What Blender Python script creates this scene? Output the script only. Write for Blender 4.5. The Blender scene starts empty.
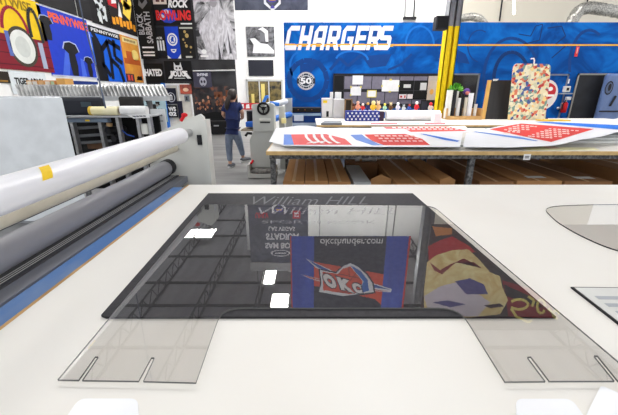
import bpy, bmesh, math, random
from mathutils import Vector, Matrix
from mathutils.geometry import tessellate_polygon
from mathutils.bvhtree import BVHTree
random.seed(7)
V = Vector
C = bpy.context.scene.collection
F = 332.0; TILT = math.atan(114.8/F); CP, SP = math.cos(TILT), math.sin(TILT)
EYE = 1.62; ZT = 0.95          # lens height, flatbed table top height

# ---------------------------------------------------------------- surveying helpers (photo pixel -> place in the hall)
def ray(x, y):
    u, v = (x-309)/F, (y-207.5)/F
    return V((u, CP-v*SP, -(v*CP+SP)))
def A(x, y, Y):                 # on the upright plane at distance Y
    d = ray(x, y); t = Y/d.y; return V((d.x*t, Y, EYE+d.z*t))
def G(x, y, z):                 # on the level plane at height z
    d = ray(x, y); t = (z-EYE)/d.z; return V((d.x*t, d.y*t, z))
def L(x, y, X):                 # on the plane of the left wall
    d = ray(x, y); t = X/d.x; return V((X, d.y*t, EYE+d.z*t))
ZM = ZT+0.018
def M(x, y, Y):                 # what the acrylic sheet mirrors at that pixel
    d = ray(x, y); t = Y/d.y; return V((d.x*t, Y, 2*ZM-EYE-d.z*t))

# ---------------------------------------------------------------- materials
def lin(c):
    o = []
    for k in c[:3]:
        k = k/255.0
        o.append(k/12.92 if k <= .04045 else ((k+.055)/1.055)**2.4)
    return (*o, 1)
MATS = {}
def mat(name, c, c2=None, scale=6, rough=.5, metal=0, kind='noise', stretch=(1, 1, 1), lo=.35, hi=.65, detail=4, bump=0, spec=.5, c3=None):
    if name in MATS: return MATS[name]
    m = bpy.data.materials.new(name); m.use_nodes = True
    nt = m.node_tree; b = nt.nodes['Principled BSDF']
    b.inputs['Roughness'].default_value = rough; b.inputs['Metallic'].default_value = metal
    b.inputs['Specular IOR Level'].default_value = spec
    if c2 is None: c2 = tuple(max(0, k*.96) for k in c)
    tc = nt.nodes.new('ShaderNodeTexCoord'); mp = nt.nodes.new('ShaderNodeMapping')
    mp.inputs['Scale'].default_value = stretch
    nt.links.new(tc.outputs['Object'], mp.inputs['Vector'])
    if kind == 'wave':
        t = nt.nodes.new('ShaderNodeTexWave'); t.inputs['Distortion'].default_value = 0; out = 'Fac'
    elif kind == 'swirl':
        t = nt.nodes.new('ShaderNodeTexNoise'); t.inputs['Distortion'].default_value = 2.2; out = 'Fac'; t.inputs['Detail'].default_value = detail
    elif kind == 'voronoi':
        t = nt.nodes.new('ShaderNodeTexVoronoi'); out = 'Color'
    else:
        t = nt.nodes.new('ShaderNodeTexNoise'); out = 'Fac'; t.inputs['Detail'].default_value = detail
    t.inputs['Scale'].default_value = scale
    nt.links.new(mp.outputs['Vector'], t.inputs['Vector'])
    r = nt.nodes.new('ShaderNodeValToRGB'); e = r.color_ramp.elements
    e[0].position, e[1].position = lo, hi
    e[0].color, e[1].color = lin(c), lin(c2)
    if c3 is not None:
        k = r.color_ramp.elements.new((lo+hi)/2); k.color = lin(c3)
    if kind == 'voronoi':
        s = nt.nodes.new('ShaderNodeSeparateColor'); nt.links.new(t.outputs[out], s.inputs[0]); nt.links.new(s.outputs[0], r.inputs['Fac'])
    else:
        nt.links.new(t.outputs[out], r.inputs['Fac'])
    nt.links.new(r.outputs['Color'], b.inputs['Base Color'])
    if bump:
        bp = nt.nodes.new('ShaderNodeBump'); bp.inputs['Strength'].default_value = bump; bp.inputs['Distance'].default_value = .01
        nt.links.new(t.outputs['Fac' if kind != 'voronoi' else 'Distance'], bp.inputs['Height']); nt.links.new(bp.outputs['Normal'], b.inputs['Normal'])
    MATS[name] = m; return m
def glow(name, c, s):
    m = bpy.data.materials.new(name); m.use_nodes = True; b = m.node_tree.nodes['Principled BSDF']
    b.inputs['Base Color'].default_value = lin(c); b.inputs['Emission Color'].default_value = lin(c); b.inputs['Emission Strength'].default_value = s
    MATS[name] = m; return m
def sheet_glass(name, ior, tint, rough=.0):
    m = bpy.data.materials.new(name); m.use_nodes = True; nt = m.node_tree; nt.nodes.remove(nt.nodes['Principled BSDF'])
    o = nt.nodes['Material Output']
    tr = nt.nodes.new('ShaderNodeBsdfTransparent'); tr.inputs[0].default_value = (*tint, 1)
    gl = nt.nodes.new('ShaderNodeBsdfGlossy'); gl.inputs['Roughness'].default_value = rough
    fr = nt.nodes.new('ShaderNodeFresnel'); fr.inputs['IOR'].default_value = ior
    ge = nt.nodes.new('ShaderNodeNewGeometry'); inv = nt.nodes.new('ShaderNodeMath'); inv.operation = 'SUBTRACT'; inv.inputs[0].default_value = 1
    nt.links.new(ge.outputs['Backfacing'], inv.inputs[1])
    mu = nt.nodes.new('ShaderNodeMath'); mu.operation = 'MULTIPLY'
    nt.links.new(fr.outputs[0], mu.inputs[0]); nt.links.new(inv.outputs[0], mu.inputs[1])
    mx = nt.nodes.new('ShaderNodeMixShader'); nt.links.new(mu.outputs[0], mx.inputs[0])
    nt.links.new(tr.outputs[0], mx.inputs[1]); nt.links.new(gl.outputs[0], mx.inputs[2]); nt.links.new(mx.outputs[0], o.inputs['Surface'])
    MATS[name] = m; return m
def P(c, **k):                   # printed / painted colour shared by value
    return mat('paint_%d_%d_%d' % tuple(c), c, rough=.6, spec=.25) if not k else mat('paint_%d_%d_%d_%s' % (*c, '_'.join(str(v) for v in k.values())), c, **k)
WHITE = P((240, 240, 240)); BLACK = P((18, 18, 20)); DARK = P((38, 38, 42)); GREY = P((150, 150, 152)); LGREY = P((212, 212, 210))
RED = P((200, 40, 40)); BLUE = P((28, 80, 190)); GOLD = P((235, 175, 60)); YELLOW = P((245, 205, 30)); CREAM = P((240, 225, 160)); SILVER = mat('brushed_silver', (190, 190, 192), (165, 165, 168), scale=20, rough=.35, metal=.7)
ORANGE = P((235, 105, 40))

# ---------------------------------------------------------------- mesh builder
class MB:
    def __init__(s, m=None): s.v = []; s.f = []; s.k = []; s.m = []; s.d = m; s.sm = []
    def mi(s, m):
        m = m or s.d
        if m not in s.m: s.m.append(m)
        return s.m.index(m)
    def add(s, vs, fs, m=None, smooth=False):
        o = len(s.v); s.v += [V(q) for q in vs]; k = s.mi(m)
        for q in fs: s.f.append([i+o for i in q]); s.k.append(k); s.sm.append(smooth)
        return s
    def hexa(s, p, m=None):      # eight corners: four below, four above
        return s.add(p, [(3, 2, 1, 0), (4, 5, 6, 7), (0, 1, 5, 4), (1, 2, 6, 5), (2, 3, 7, 6), (3, 0, 4, 7)], m)
    def box(s, a, b, m=None):
        x0, y0, z0 = a; x1, y1, z1 = b
        return s.hexa([(x0, y0, z0), (x1, y0, z0), (x1, y1, z0), (x0, y1, z0), (x0, y0, z1), (x1, y0, z1), (x1, y1, z1), (x0, y1, z1)], m)
    def ngon(s, pts, m=None):
        pts = [V(q) for q in pts]
        return s.add(pts, [list(t) for t in tessellate_polygon([pts])], m)
    def prism(s, pts, off, m=None, side=None):
        pts = [V(q) for q in pts]; off = V(off); n = len(pts); tr = [list(t) for t in tessellate_polygon([pts])]
        nn = V((0, 0, 0))
        for t in tr: nn += (pts[t[1]]-pts[t[0]]).cross(pts[t[2]]-pts[t[0]])
        if nn.dot(off) < 0: tr = [t[::-1] for t in tr]
        area = V((0, 0, 0))
        for i in range(n): area += pts[i].cross(pts[(i+1) % n])
        rev = area.dot(off) < 0
        s.add([q+off for q in pts], tr, m); s.add(pts, [t[::-1] for t in tr], m)
        s.add(pts+[q+off for q in pts], [((i+1) % n, i, n+i, n+(i+1) % n) if rev else (i, (i+1) % n, n+(i+1) % n, n+i) for i in range(n)], side or m)
        return s
    def tube(s, pts, r, n=8, m=None, caps=True):
        pts = [V(q) for q in pts]; R = r if isinstance(r, (list, tuple)) else [r]*len(pts); vs = []; fs = []
        d0 = (pts[1]-pts[0]).normalized(); a = d0.orthogonal().normalized()
        for i, q in enumerate(pts):
            d = (pts[min(i+1, len(pts)-1)]-pts[max(i-1, 0)]).normalized()
            a = (a-d*a.dot(d)).normalized(); b = d.cross(a)
            for j in range(n):
                t = 2*math.pi*j/n; vs.append(q+(a*math.cos(t)+b*math.sin(t))*R[i])
        for i in range(len(pts)-1):
            for j in range(n): fs.append((i*n+j, i*n+(j+1) % n, (i+1)*n+(j+1) % n, (i+1)*n+j))
        s.add(vs, fs, m, True)
        if caps: s.add(vs[:n], [list(range(n))[::-1]], m); s.add(vs[-n:], [list(range(n))], m)
        return s
    def ball(s, c, r, m=None, n=12, k=8):
        rx, ry, rz = r if isinstance(r, (tuple, list)) else (r, r, r); vs = []; fs = []; c = V(c)
        for i in range(k+1):
            ph = math.pi*i/k
            for j in range(n):
                t = 2*math.pi*j/n; vs.append(c+V((rx*math.sin(ph)*math.cos(t), ry*math.sin(ph)*math.sin(t), rz*math.cos(ph))))
        for i in range(k):
            for j in range(n): fs.append((i*n+j, (i+1)*n+j, (i+1)*n+(j+1) % n, i*n+(j+1) % n))
        return s.add(vs, fs, m, True)
    def build(s, name, parent=None, origin=None, bevel=0):
        me = bpy.data.meshes.new(name); o = bpy.data.objects.new(name, me); C.objects.link(o)
        w = V((0, 0, 0))
        if parent is not None:
            q = parent
            while q is not None: w += q.location; q = q.parent
            o.parent = parent
        elif origin is not None:
            o.location = V(origin); w = V(origin)
        elif s.v:
            w = V((sum(q.x for q in s.v)/len(s.v), sum(q.y for q in s.v)/len(s.v), min(q.z for q in s.v))); o.location = w
        me.from_pydata([q-w for q in s.v], [], s.f)
        for m in s.m: me.materials.append(m)
        for i, p in enumerate(me.polygons): p.material_index = s.k[i]; p.use_smooth = s.sm[i]
        me.update()
        if bevel:
            b = o.modifiers.new('bevel', 'BEVEL'); b.width = bevel; b.segments = 2; b.limit_method = 'ANGLE'
        return o
def tag(o, label=None, cat=None, group=None, kind=None):
    if label: o['label'] = label
    if cat: o['category'] = cat
    if group: o['group'] = group
    if kind: o['kind'] = kind
    return o
def thing(name, label, cat, loc, group=None):
    o = bpy.data.objects.new(name, None); C.objects.link(o); o.location = V(loc); o.empty_display_size = .1
    return tag(o, label, cat, group)
def struct(name, mb, **k): return tag(mb.build(name, **k), kind='structure')

_T = {}
def glyphs(txt, bold, spacing=1.0):
    key = (txt, bold, spacing)
    if key not in _T:
        cu = bpy.data.curves.new('t', 'FONT'); cu.body = txt; cu.offset = bold; cu.align_x = 'CENTER'; cu.space_character = spacing; cu.resolution_u = 3
        o = bpy.data.objects.new('t', cu); C.objects.link(o)
        bpy.context.view_layer.update(); dg = bpy.context.evaluated_depsgraph_get()
        me = bpy.data.meshes.new_from_object(o.evaluated_get(dg))
        vs = [q.co.copy() for q in me.vertices]; fs = [list(p.vertices) for p in me.polygons]
        bpy.data.objects.remove(o); bpy.data.curves.remove(cu); bpy.data.meshes.remove(me)
        x0, x1 = min(q.x for q in vs), max(q.x for q in vs); y0, y1 = min(q.y for q in vs), max(q.y for q in vs)
        _T[key] = ([((q.x-x0)/(x1-x0), (q.y-y0)/(y1-y0)) for q in vs], fs)
    return _T[key]
def text(mb, S, txt, box, m, bold=.02, shear=0, rot=False, spacing=1.0):
    vs, fs = glyphs(txt, bold, spacing); u0, v0, u1, v1 = box
    out = []
    for a, b in vs:
        a = a+shear*(b-.5)
        if rot: a, b = 1-b, a     # read upwards
        out.append(S(u0+(u1-u0)*a, v0+(v1-v0)*b))
    mb.add(out, fs, m)
def rect(u0, v0, u1, v1): return [(u0, v0), (u1, v0), (u1, v1), (u0, v1)]
def circ(cu, cv, ru, rv, n=28, a0=0, a1=2*math.pi): return [(cu+ru*math.cos(a0+(a1-a0)*i/n), cv+rv*math.sin(a0+(a1-a0)*i/n)) for i in range(n)]
class Frame:                     # a flat sheet: origin, unit axes, size; uv in 0..1
    def __init__(s, O, ex, ey, w, h): s.O, s.ex, s.ey, s.w, s.h = V(O), V(ex), V(ey), w, h; s.n = s.ex.cross(s.ey).normalized()
    def __call__(s, u, v, d=0): return s.O+s.ex*(u*s.w)+s.ey*(v*s.h)+s.n*d
def board(mb, S, m, th=.02):
    mb.prism([S(0, 0, -th), S(1, 0, -th), S(1, 1, -th), S(0, 1, -th)], S.n*th, m)
def shape(mb, S, polys, m, d=.005):
    for p in polys: mb.ngon([S(u, v, d) for u, v in p], m)
def write(mb, S, txt, box, m, d=.006, **k): text(mb, lambda u, v: S(u, v, d), txt, box, m, **k)
def back(x0, y0, x1, y1, Y):     # upright sheet facing the lens side, from its pixel box
    xm, ym = (x0+x1)/2, (y0+y1)/2
    a, b = A(x0, ym, Y), A(x1, ym, Y); z1, z0 = A(xm, y0, Y).z, A(xm, y1, Y).z
    return Frame((a.x, Y, z0), (1, 0, 0), (0, 0, 1), b.x-a.x, z1-z0)
XL = -7.1
def side(x0, x1, xr, yt, yb):    # sheet on the left wall: x-range at mid height, top/bottom rows read at column xr
    ym = (yt+yb)/2; a, b = L(x0, ym, XL+.03), L(x1, ym, XL+.03); z1, z0 = L(xr, yt, XL+.03).z, L(xr, yb, XL+.03).z
    return Frame((XL+.03, a.y, z0), (0, 1, 0), (0, 0, 1), b.y-a.y, z1-z0)
def poster(name, label, cat, S, m, group=None, th=.015, draw=None):
    mb = MB(m); board(mb, S, m, th)
    if draw: draw(mb, S)
    return tag(mb.build(name, origin=S(0.5, 0)), label, cat, group)

# ================================================================ THE HALL
YB = 15.5; ZC = 8.0
concrete = mat('polished_concrete', (104, 104, 104), (150, 150, 149), scale=1.6, rough=.3, stretch=(.5, 2.2, 1), detail=8, lo=.3, hi=.7)
struct('floor', MB(concrete).box((-8, -3, -.1), (14, YB+.2, 0)))
wallm = mat('white_wall_paint', (243, 243, 242), (236, 236, 235), scale=2, rough=.7)
cream_w = mat('cream_metal_wall', (218, 212, 198), (208, 202, 188), scale=.9, rough=.6, kind='wave', stretch=(0, 0, 1), lo=.03, hi=.1)
darkw = mat('black_wall_fabric', (22, 22, 24), (52, 52, 55), scale=1.2, rough=.7, detail=6)
ceilm = mat('dark_metal_deck', (150, 150, 154), (172, 172, 176), scale=2.2, rough=.6, stretch=(1, .2, 1))
steel = mat('dark_joist_steel', (48, 49, 53), (64, 65, 70), scale=5, rough=.6)
struct('wall_left', MB(wallm).box((XL-.2, 3, 0), (XL, YB, 5.3)))
xs = A(235, 60, YB).x
struct('wall_back', MB(darkw).box((XL, YB, 0), (xs, YB+.2, 5.35)))
xc = A(455, 10, YB).x
struct('wall_rear', MB(wallm).box((xs, YB, 0), (xc, YB+.2, ZC)))
struct('wall_right', MB(cream_w).box((xc, YB, 0), (14, YB+.2, ZC)))
struct('wall_far', MB(mat('grey_far_wall', (120, 120, 124), (135, 135, 140), scale=1, rough=.8)).box((-14, 23, 0), (xs, 23.2, ZC)))
struct('ceiling', MB(ceilm).box((-9, -1, ZC), (14, 23, ZC+.2)))
def joist(X):
    mb = MB(steel); zt, zb = ZC-.02, ZC-.62
    mb.box((X-.03, -.9, zt-.07), (X+.03, 22.8, zt)); mb.box((X-.025, -.9, zb-.05), (X+.025, 22.8, zb))
    n = 33; dy = 23.6/n
    for i in range(n):
        y0 = -.9+i*dy
        mb.tube([(X, y0, zt-.06), (X, y0+dy/2, zb)], .017, 5); mb.tube([(X, y0+dy/2, zb), (X, y0+dy, zt-.06)], .017, 5)
    struct('ceiling_joist', mb)
for X in (-8.1, -5.98, -3.94, -1.9, .14, 2.2, 5.2, 8.2): joist(X)
for Y in (6.3, 8.5, 10.7, 12.3, 14.7, 17.2, 19.6):
    struct('ceiling_beam', MB(steel).box((-9, Y-.03, ZC-.1), (13, Y+.03, ZC-.01)))
# baseboard strip along the back wall
struct('baseboard_back', MB(WHITE).box((XL, YB-.03, 0), (xs, YB, .18)))

# ceiling lights: three mirrored in the sheet, the others added to light the hall
lampm = glow('added_lamp_panel', (255, 253, 248), 24); lampf = glow('lamp_panel_bright', (255, 253, 248), 62)
def lamp(X, Y, w, d, label, z=7.55, group='ceiling light panels'):
    t = thing('ceiling_light', label, 'light', (X, Y, z), group)
    MB(lampf if Y > 8 else lampm).box((X-w/2, Y-d/2, z), (X+w/2, Y+d/2, z+.02)).build('diffuser', t)
    mb = MB(LGREY); mb.box((X-w/2-.04, Y-d/2-.04, z+.02), (X+w/2+.04, Y+d/2+.04, z+.12)); mb.build('housing', t)
    for sx in (-1, 1): MB(steel).tube([(X+sx*w*.4, Y, z+.12), (X+sx*w*.4, Y, ZC)], .01, 5).build('hanger_rod', t)
a = M(202, 233, 14.5)
def at_lamp(x, y, z=7.55):
    d = ray(x, y); t = (z-(2*ZM-EYE))/(-d.z); return d.x*t, d.y*t
lx, ly = at_lamp(201, 233); lamp(lx, ly, 1.35, 1.05, 'wide lit ceiling panel mirrored at the upper left corner of the big clear sheet')
lx, ly = at_lamp(270, 276); lamp(lx, ly, .42, 1.1, 'slim lit ceiling panel mirrored just left of the logo banner, the farther one')
lx, ly = at_lamp(280, 300); lamp(lx, ly, .6, .8, 'lit ceiling panel mirrored beside the lower left corner of the logo banner')
ADDED_LAMPS = [(-2.6, 6.1), (.6, 6.1), (3.6, 6.1), (7, 6.1), (2.2, 9.4), (5.2, 10.6), (8.8, 9.8), (.9, 10.9), (3.2, 13.6), (-.2, 13.2)]  # unseen lamps added to brighten the hall and the hanging banners
lamp(-4.7, 5.1, 1.3, .9, 'added white light panel high over the hall, out of the frame above', z=6.2)  # unseen lamp added for the left side, hung lower than the others
for X, Y in ADDED_LAMPS: lamp(X, Y, 1.3, .9, 'added white light panel high over the hall, out of the frame above')

# ---------------------------------------------------------------- steel column
yc = 10.2
c0 = A(447.6, 60, yc)
mb = MB(P((244, 208, 10)))
zs = A(450, 27, yc).z
def hbeam(mb, z0, z1, m):
    x = c0.x
    mb.box((x-.17, yc-.15, z0), (x-.02, yc-.13, z1), m); mb.box((x-.17, yc-.15, z0), (x-.145, yc+.15, z1), m)
    mb.box((x+.145, yc-.15, z0), (x+.17, yc+.15, z1), m); mb.box((x-.145, yc-.02, z0), (x+.145, yc+.02, z1), m)
    mb.box((x+.04, yc-.15, z0), (x+.17, yc-.13, z1), m)
hbeam(mb, 0, zs, None); hbeam(mb, zs, ZC-.6, mat('grey_column', (126, 128, 132), (110, 112, 118), rough=.4))
struct('column', mb)
a = A(440.5, 23.5, yc-.35)
t = thing('loudspeaker', 'small black box speaker bracketed to the yellow column near its grey upper end', 'speaker', (a.x, a.y, a.z-.2))
MB(DARK).box((a.x-.16, a.y-.14, a.z-.16), (a.x+.17, a.y+.12, a.z+.16)).build('cabinet', t, bevel=.015)
MB(BLACK).box((a.x-.13, a.y-.15, a.z-.13), (a.x+.14, a.y-.141, a.z+.13)).build('speaker_cloth', t)
MB(GREY).box((a.x-.02, a.y+.12, a.z-.03), (a.x+.1, yc-.13, a.z+.03)).build('bracket', t)

# ================================================================ BLUE PARTITION
YW = 12.0
bluew = mat('blue_wall_print', (2, 66, 138), (6, 104, 190), scale=.75, rough=.7, spec=.15, kind='swirl', lo=.38, hi=.62, detail=3, c3=(3, 86, 168))
S = back(284.5, 22.3, 640, 118, YW)
S = Frame((S.O.x, YW, .0), (1, 0, 0), (0, 0, 1), 11.6, A(450, 22.3, YW).z)
struct('wall_partition', MB(wallm).box((S.O.x, YW+.02, 0), (S.O.x+11.6, YW+.18, S.h)), origin=(3, YW, 0))
def uv(x, y):                    # pixel on the partition face -> uv of the banner
    q = A(x, y, YW-.02); return ((q.x-S.O.x)/S.w, q.z/S.h)
mb = MB(bluew); board(mb, S, bluew, .012)
deep = P((2, 62, 132)); deeper = P((2, 50, 108)); lite = P((10, 108, 198))
def wuv(pts): return [uv(*p) for p in pts]
def pth(pts, wd):
    out = []
    for i in range(len(pts)-1):
        (x0, y0), (x1, y1) = pts[i], pts[i+1]; l = math.hypot(x1-x0, y1-y0); nx, ny = -(y1-y0)/l*wd/2, (x1-x0)/l*wd/2
        out.append([(x0+nx, y0+ny), (x1+nx, y1+ny), (x1-nx, y1-ny), (x0-nx, y0-ny)])
    return out
def arc(cx, cy, rx, ry, a0, a1, n=14): return [(cx+rx*math.cos(math.radians(a0+(a1-a0)*i/n)), cy-ry*math.sin(math.radians(a0+(a1-a0)*i/n))) for i in range(n+1)]
for p, w, m in [(arc(512, 78, 28, 40, 30, 200), 3, deep), (arc(512, 80, 18, 28, 20, 190), 3.5, deeper), (arc(308, 80, 19, 20, 0, 359), 5, deep),
                ([(519, 34), (531, 36), (536, 26), (543, 24), (540, 40), (525, 44)], 1, deeper), ([(548, 28), (562, 26), (566, 36), (556, 44), (566, 46), (552, 58)], 1.2, deeper),
                (arc(590, 66, 20, 36, 60, 190), 3, deep), ([(330, 70), (340, 58), (348, 66), (362, 54)], 3, deep), ([(388, 70), (402, 64), (412, 54)], 2.5, deep),
                (arc(420, 44, 14, 18, 0, 180), 2, lite), (arc(352, 60, 16, 9, 0, 170), 2, lite), (arc(480, 46, 12, 16, 60, 260), 1.4, deep), (arc(300, 66, 10, 14, 100, 300), 2, lite)]:
    shape(mb, S, [wuv(q) for q in pth(p, w)], m, .002)
shape(mb, S, [wuv(p) for p in ([(455, 48), (466, 54), (470, 64), (458, 62)], [(300, 64), (318, 62), (312, 72), (300, 74)], [(362, 56), (392, 54), (386, 66), (370, 68)])], deep, .0015)
bn = tag(mb.build('wall_banner', origin=(S(.5, 0))), 'huge blue printed banner with big white slanted team lettering across the partition wall', 'banner')
# lettering
def glyph_blocks(ch):
    s = .30; B = {
     'C': [[(.12, 0), (1, 0), (1, .2), (.3, .2), (.3, .8), (1, .8), (1, 1), (.25, 1), (0, .8), (0, .12)]],
     'H': [rect(0, 0, s, 1), rect(1-s, 0, 1, 1), rect(s, .38, 1-s, .60)],
     'A': [[(0, 0), (s, 0), (s, .3), (1-s, .3), (1-s, 0), (1, 0), (1, 1), (.3, 1), (0, .75)], ],
     'R': [[(0, 0), (s, 0), (s, .34), (.46, .34), (.72, 0), (1.08, 0), (.82, .38), (1, .48), (1, .9), (.88, 1), (0, 1)]],
     'G': [[(.12, 0), (1, 0), (1, .55), (.5, .55), (.5, .38), (.72, .38), (.72, .2), (.3, .2), (.3, .8), (1, .8), (1, 1), (.25, 1), (0, .8), (0, .12)]],
     'E': [[(0, 0), (1, 0), (1, .2), (.3, .2), (.3, .4), (.85, .4), (.85, .6), (.3, .6), (.3, .8), (1, .8), (1, 1), (0, 1)]],
     'S': [[(0, 0), (.85, 0), (1, .12), (1, .5), (.88, .6), (.3, .6), (.3, .8), (1, .8), (1, 1), (.15, 1), (0, .88), (0, .5), (.12, .4), (.7, .4), (.7, .2), (0, .2)]]}
    H = {'A': [[(s+.01, .5), (1-s, .5), (1-s, .78), (s+.01, .78)]], 'R': [[(s, .55), (1-s, .55), (1-s, .8), (s, .8)]]}
    return B[ch], H.get(ch, [])
mb = MB(P((236, 238, 246))); gold = MB(GOLD)
x0s = [286, 299.5, 313.5, 327.5, 341.5, 355.5, 368, 379.5]; wd = 11.8
shape(gold, S, [wuv(q) for q in ([(393, 44.2), (640, 44.2), (640, 45.8), (393, 45.8)], [(285.5, 44), (394, 44), (393, 46.6), (285.5, 46.6)])], GOLD, .0035)
for ch, x0 in zip('CHARGERS', x0s):
    bl, ho = glyph_blocks(ch)
    def px(p):
        w_ = []
        for u, v in p:
            y = 50-v*24.3; w_.append((x0-2+u*wd+(v)*4.6, y))
        return w_
    lo_, hi_ = [], []
    for p in bl: mb.prism([S(*uv(*q), .004) for q in px(p)], S.n*.006)
    for p in ho: mb.prism([S(*uv(*q), .0095) for q in px(p)], S.n*.002, deep)
# the blue gap over the gold line that slices through the letters
shape(gold, S, [wuv([(x+.4, 43.6), (x+10.5, 43.6), (x+10, 45.2), (x, 45.2)]) for x in [q-1.5 for q in x0s]], GOLD, .0115)
mb.build('lettering', bn); gold.build('gold_stripe', bn)
mb = MB(WHITE); cu, cv = uv(306, 81); ru = uv(315.2, 81)[0]-cu; rv = uv(306, 71.8)[1]-cv
for k, (r, m, d) in enumerate([(1, P((170, 172, 176)), .004), (.9, P((235, 236, 238)), .005), (.84, P((60, 66, 78)), .006), (.62, P((235, 236, 238)), .007), (.55, P((44, 50, 62)), .008)]):
    shape(mb, S, [circ(cu, cv, ru*r, rv*r, 40)], m, d)
for i in range(22):
    if i in (5, 6, 16, 17): continue
    a = i/22*2*math.pi; shape(mb, S, [circ(cu+ru*.73*math.cos(a), cv+rv*.73*math.sin(a), ru*.06, rv*.06, 6)], WHITE, .0085)
shape(mb, S, [rect(cu-ru*1.0, cv-rv*.3, cu+ru*1.0, cv+rv*.3)], P((44, 50, 62)), .0082)
write(mb, S, '50', (cu-ru*.62, cv-rv*.32, cu+ru*.62, cv+rv*.36), WHITE, .009, bold=.04)
mb.build('anniversary_badge', bn)

# notice board with papers
def flat(x0, y0, x1, y1, Y): return back(x0, y0, x1, y1, Y)
Sn = flat(333, 73.5, 439, 108, YW-.05)
t = thing('notice_board', 'grey panelled notice board in a black frame set into the blue banner wall', 'notice board', Sn(.5, 0))
mb = MB(DARK); board(mb, Sn, P((46, 46, 50)), .03); mb.build('backing', t)
mb = MB(DARK)
for q in (rect(0, .955, 1, 1), rect(0, 0, .012, 1), rect(.988, 0, 1, 1), rect(0, .50, 1, .53)):
    mb.prism([Sn(u, v, 0) for u, v in q], Sn.n*.02)
mb.build('board_frame', t)
lil = mat('lilac_grey_cloth', (120, 116, 132), (108, 104, 120), scale=9)
for i in range(6):
    for v0, v1 in ((.13, .47), (.56, .92)):
        u0 = .105+i*.13
        if i > 5: continue
        mb = MB(lil); mb.prism([Sn(u, v, 0) for u, v in rect(u0, v0, u0+.122, v1)], Sn.n*.008); mb.build('cloth_panel', t)
mb = MB(BLACK); mb.prism([Sn(u, v, 0) for u, v in rect(.01, .02, .095, .93)], Sn.n*.012); mb.build('dark_side_panel', t)
def pinned(x0, y0, x1, y1, label, m=WHITE, edge=None, draw=None, cat='paper', name='pinned_paper'):
    Q = flat(x0, y0, x1, y1, YW-.078)
    def d_(mb, S_):
        if edge: shape(mb, S_, [rect(.0, .0, 1, .1), rect(0, .9, 1, 1), rect(0, 0, .08, 1), rect(.92, 0, 1, 1)], edge, .003)
        if draw: draw(mb, S_)
    return poster(name, label, cat, Q, m, 'papers on the notice board', .006, d_)
YE = P((236, 220, 90))
pinned(352.5, 75.5, 363, 84.5, 'blank white paper pinned at the top left of the grey notice board')
pinned(350.5, 86.5, 361, 95.5, 'white paper with thin yellow tape pinned below the top left blank paper', edge=None, draw=lambda mb, s: shape(mb, s, [rect(-.04, .85, .1, 1.05), rect(.9, .85, 1.04, 1.05), rect(-.04, -.05, .1, .15)], YE, .003))
pinned(367, 90, 376.5, 97.5, 'small white note with a yellow border on the lower half of the board', edge=YE)
pinned(382, 80, 399, 91.5, 'large blank white paper pinned left of the black folder panel', draw=lambda mb, s: shape(mb, s, [rect(.42, .95, .55, 1.1), rect(-.04, .4, .04, .55), rect(.95, .4, 1.03, .55), rect(.42, -.08, .55, .05)], YE, .003))
def folder(mb, s):
    shape(mb, s, [rect(.15, .62, .4, .8), rect(.73, .5, .95, .88)], LGREY, .004); shape(mb, s, [rect(.02, .04, .28, .28), rect(.31, .04, .5, .28)], P((225, 215, 218)), .004)
    shape(mb, s, [rect(.06, .1, .13, .2), rect(.2, .09, .25, .22)], RED, .006); shape(mb, s, [rect(.5, .3, .52, 1), rect(.0, .46, 1, .48)], P((60, 60, 66)), .004)
pinned(399, 80.5, 427.5, 99.5, 'black folder panel holding clipped notes on the notice board', BLACK, draw=folder, cat='panel', name='folder_panel')
def sun(mb, s): shape(mb, s, [circ(.5, .35, .22, .12, 16)], P((230, 170, 90)), .004); shape(mb, s, [rect(0, .82, 1, 1)], P((196, 186, 176)), .003)
pinned(427.5, 76, 436.5, 100, 'tall beige poster with an orange dot at the right end of the notice board', P((206, 190, 172)), draw=sun, cat='poster', name='pinned_poster')

# dark window, doorway and fittings in the right part of the partition
def opening(x0, y0, x1, y1, name, fr, m):
    Q = flat(x0, y0, x1, y1, YW-.03); Q = Frame((Q.O.x, YW-.03, .9 if 'window' in name else .02), (1, 0, 0), (0, 0, 1), Q.w, Q.O.z+Q.h-(.9 if 'window' in name else .02))
    mb = MB(m); mb.prism([Q(u, v, 0) for u, v in rect(0, 0, 1, 1)], Q.n*.008); o = struct(name, mb)
    fm = MB(fr); e = .05/Q.w; g = .05/Q.h
    for q in (rect(0, 1-g, 1, 1), rect(0, 0, e, 1), rect(1-e, 0, 1, 1)): fm.prism([Q(u, v, 0) for u, v in q], Q.n*.03)
    fm.build(name.split('_')[0]+'_frame', o)
    return o, Q
o, Q = opening(449, 73.5, 477, 112, 'window_1', P((120, 124, 130)), mat('dark_glass', (14, 14, 16), (30, 28, 28), rough=.15, scale=3))
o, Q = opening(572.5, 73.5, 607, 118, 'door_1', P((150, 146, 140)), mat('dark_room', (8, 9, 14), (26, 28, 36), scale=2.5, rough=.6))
o, Q = opening(540, 74, 564, 118, 'door_2', P((110, 120, 140)), bluew)
a = A(560.5, 108, YW-.05); MB(SILVER).ball((a.x-.1, a.y-.03, a.z), .05).build('door_knob', o)
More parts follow.
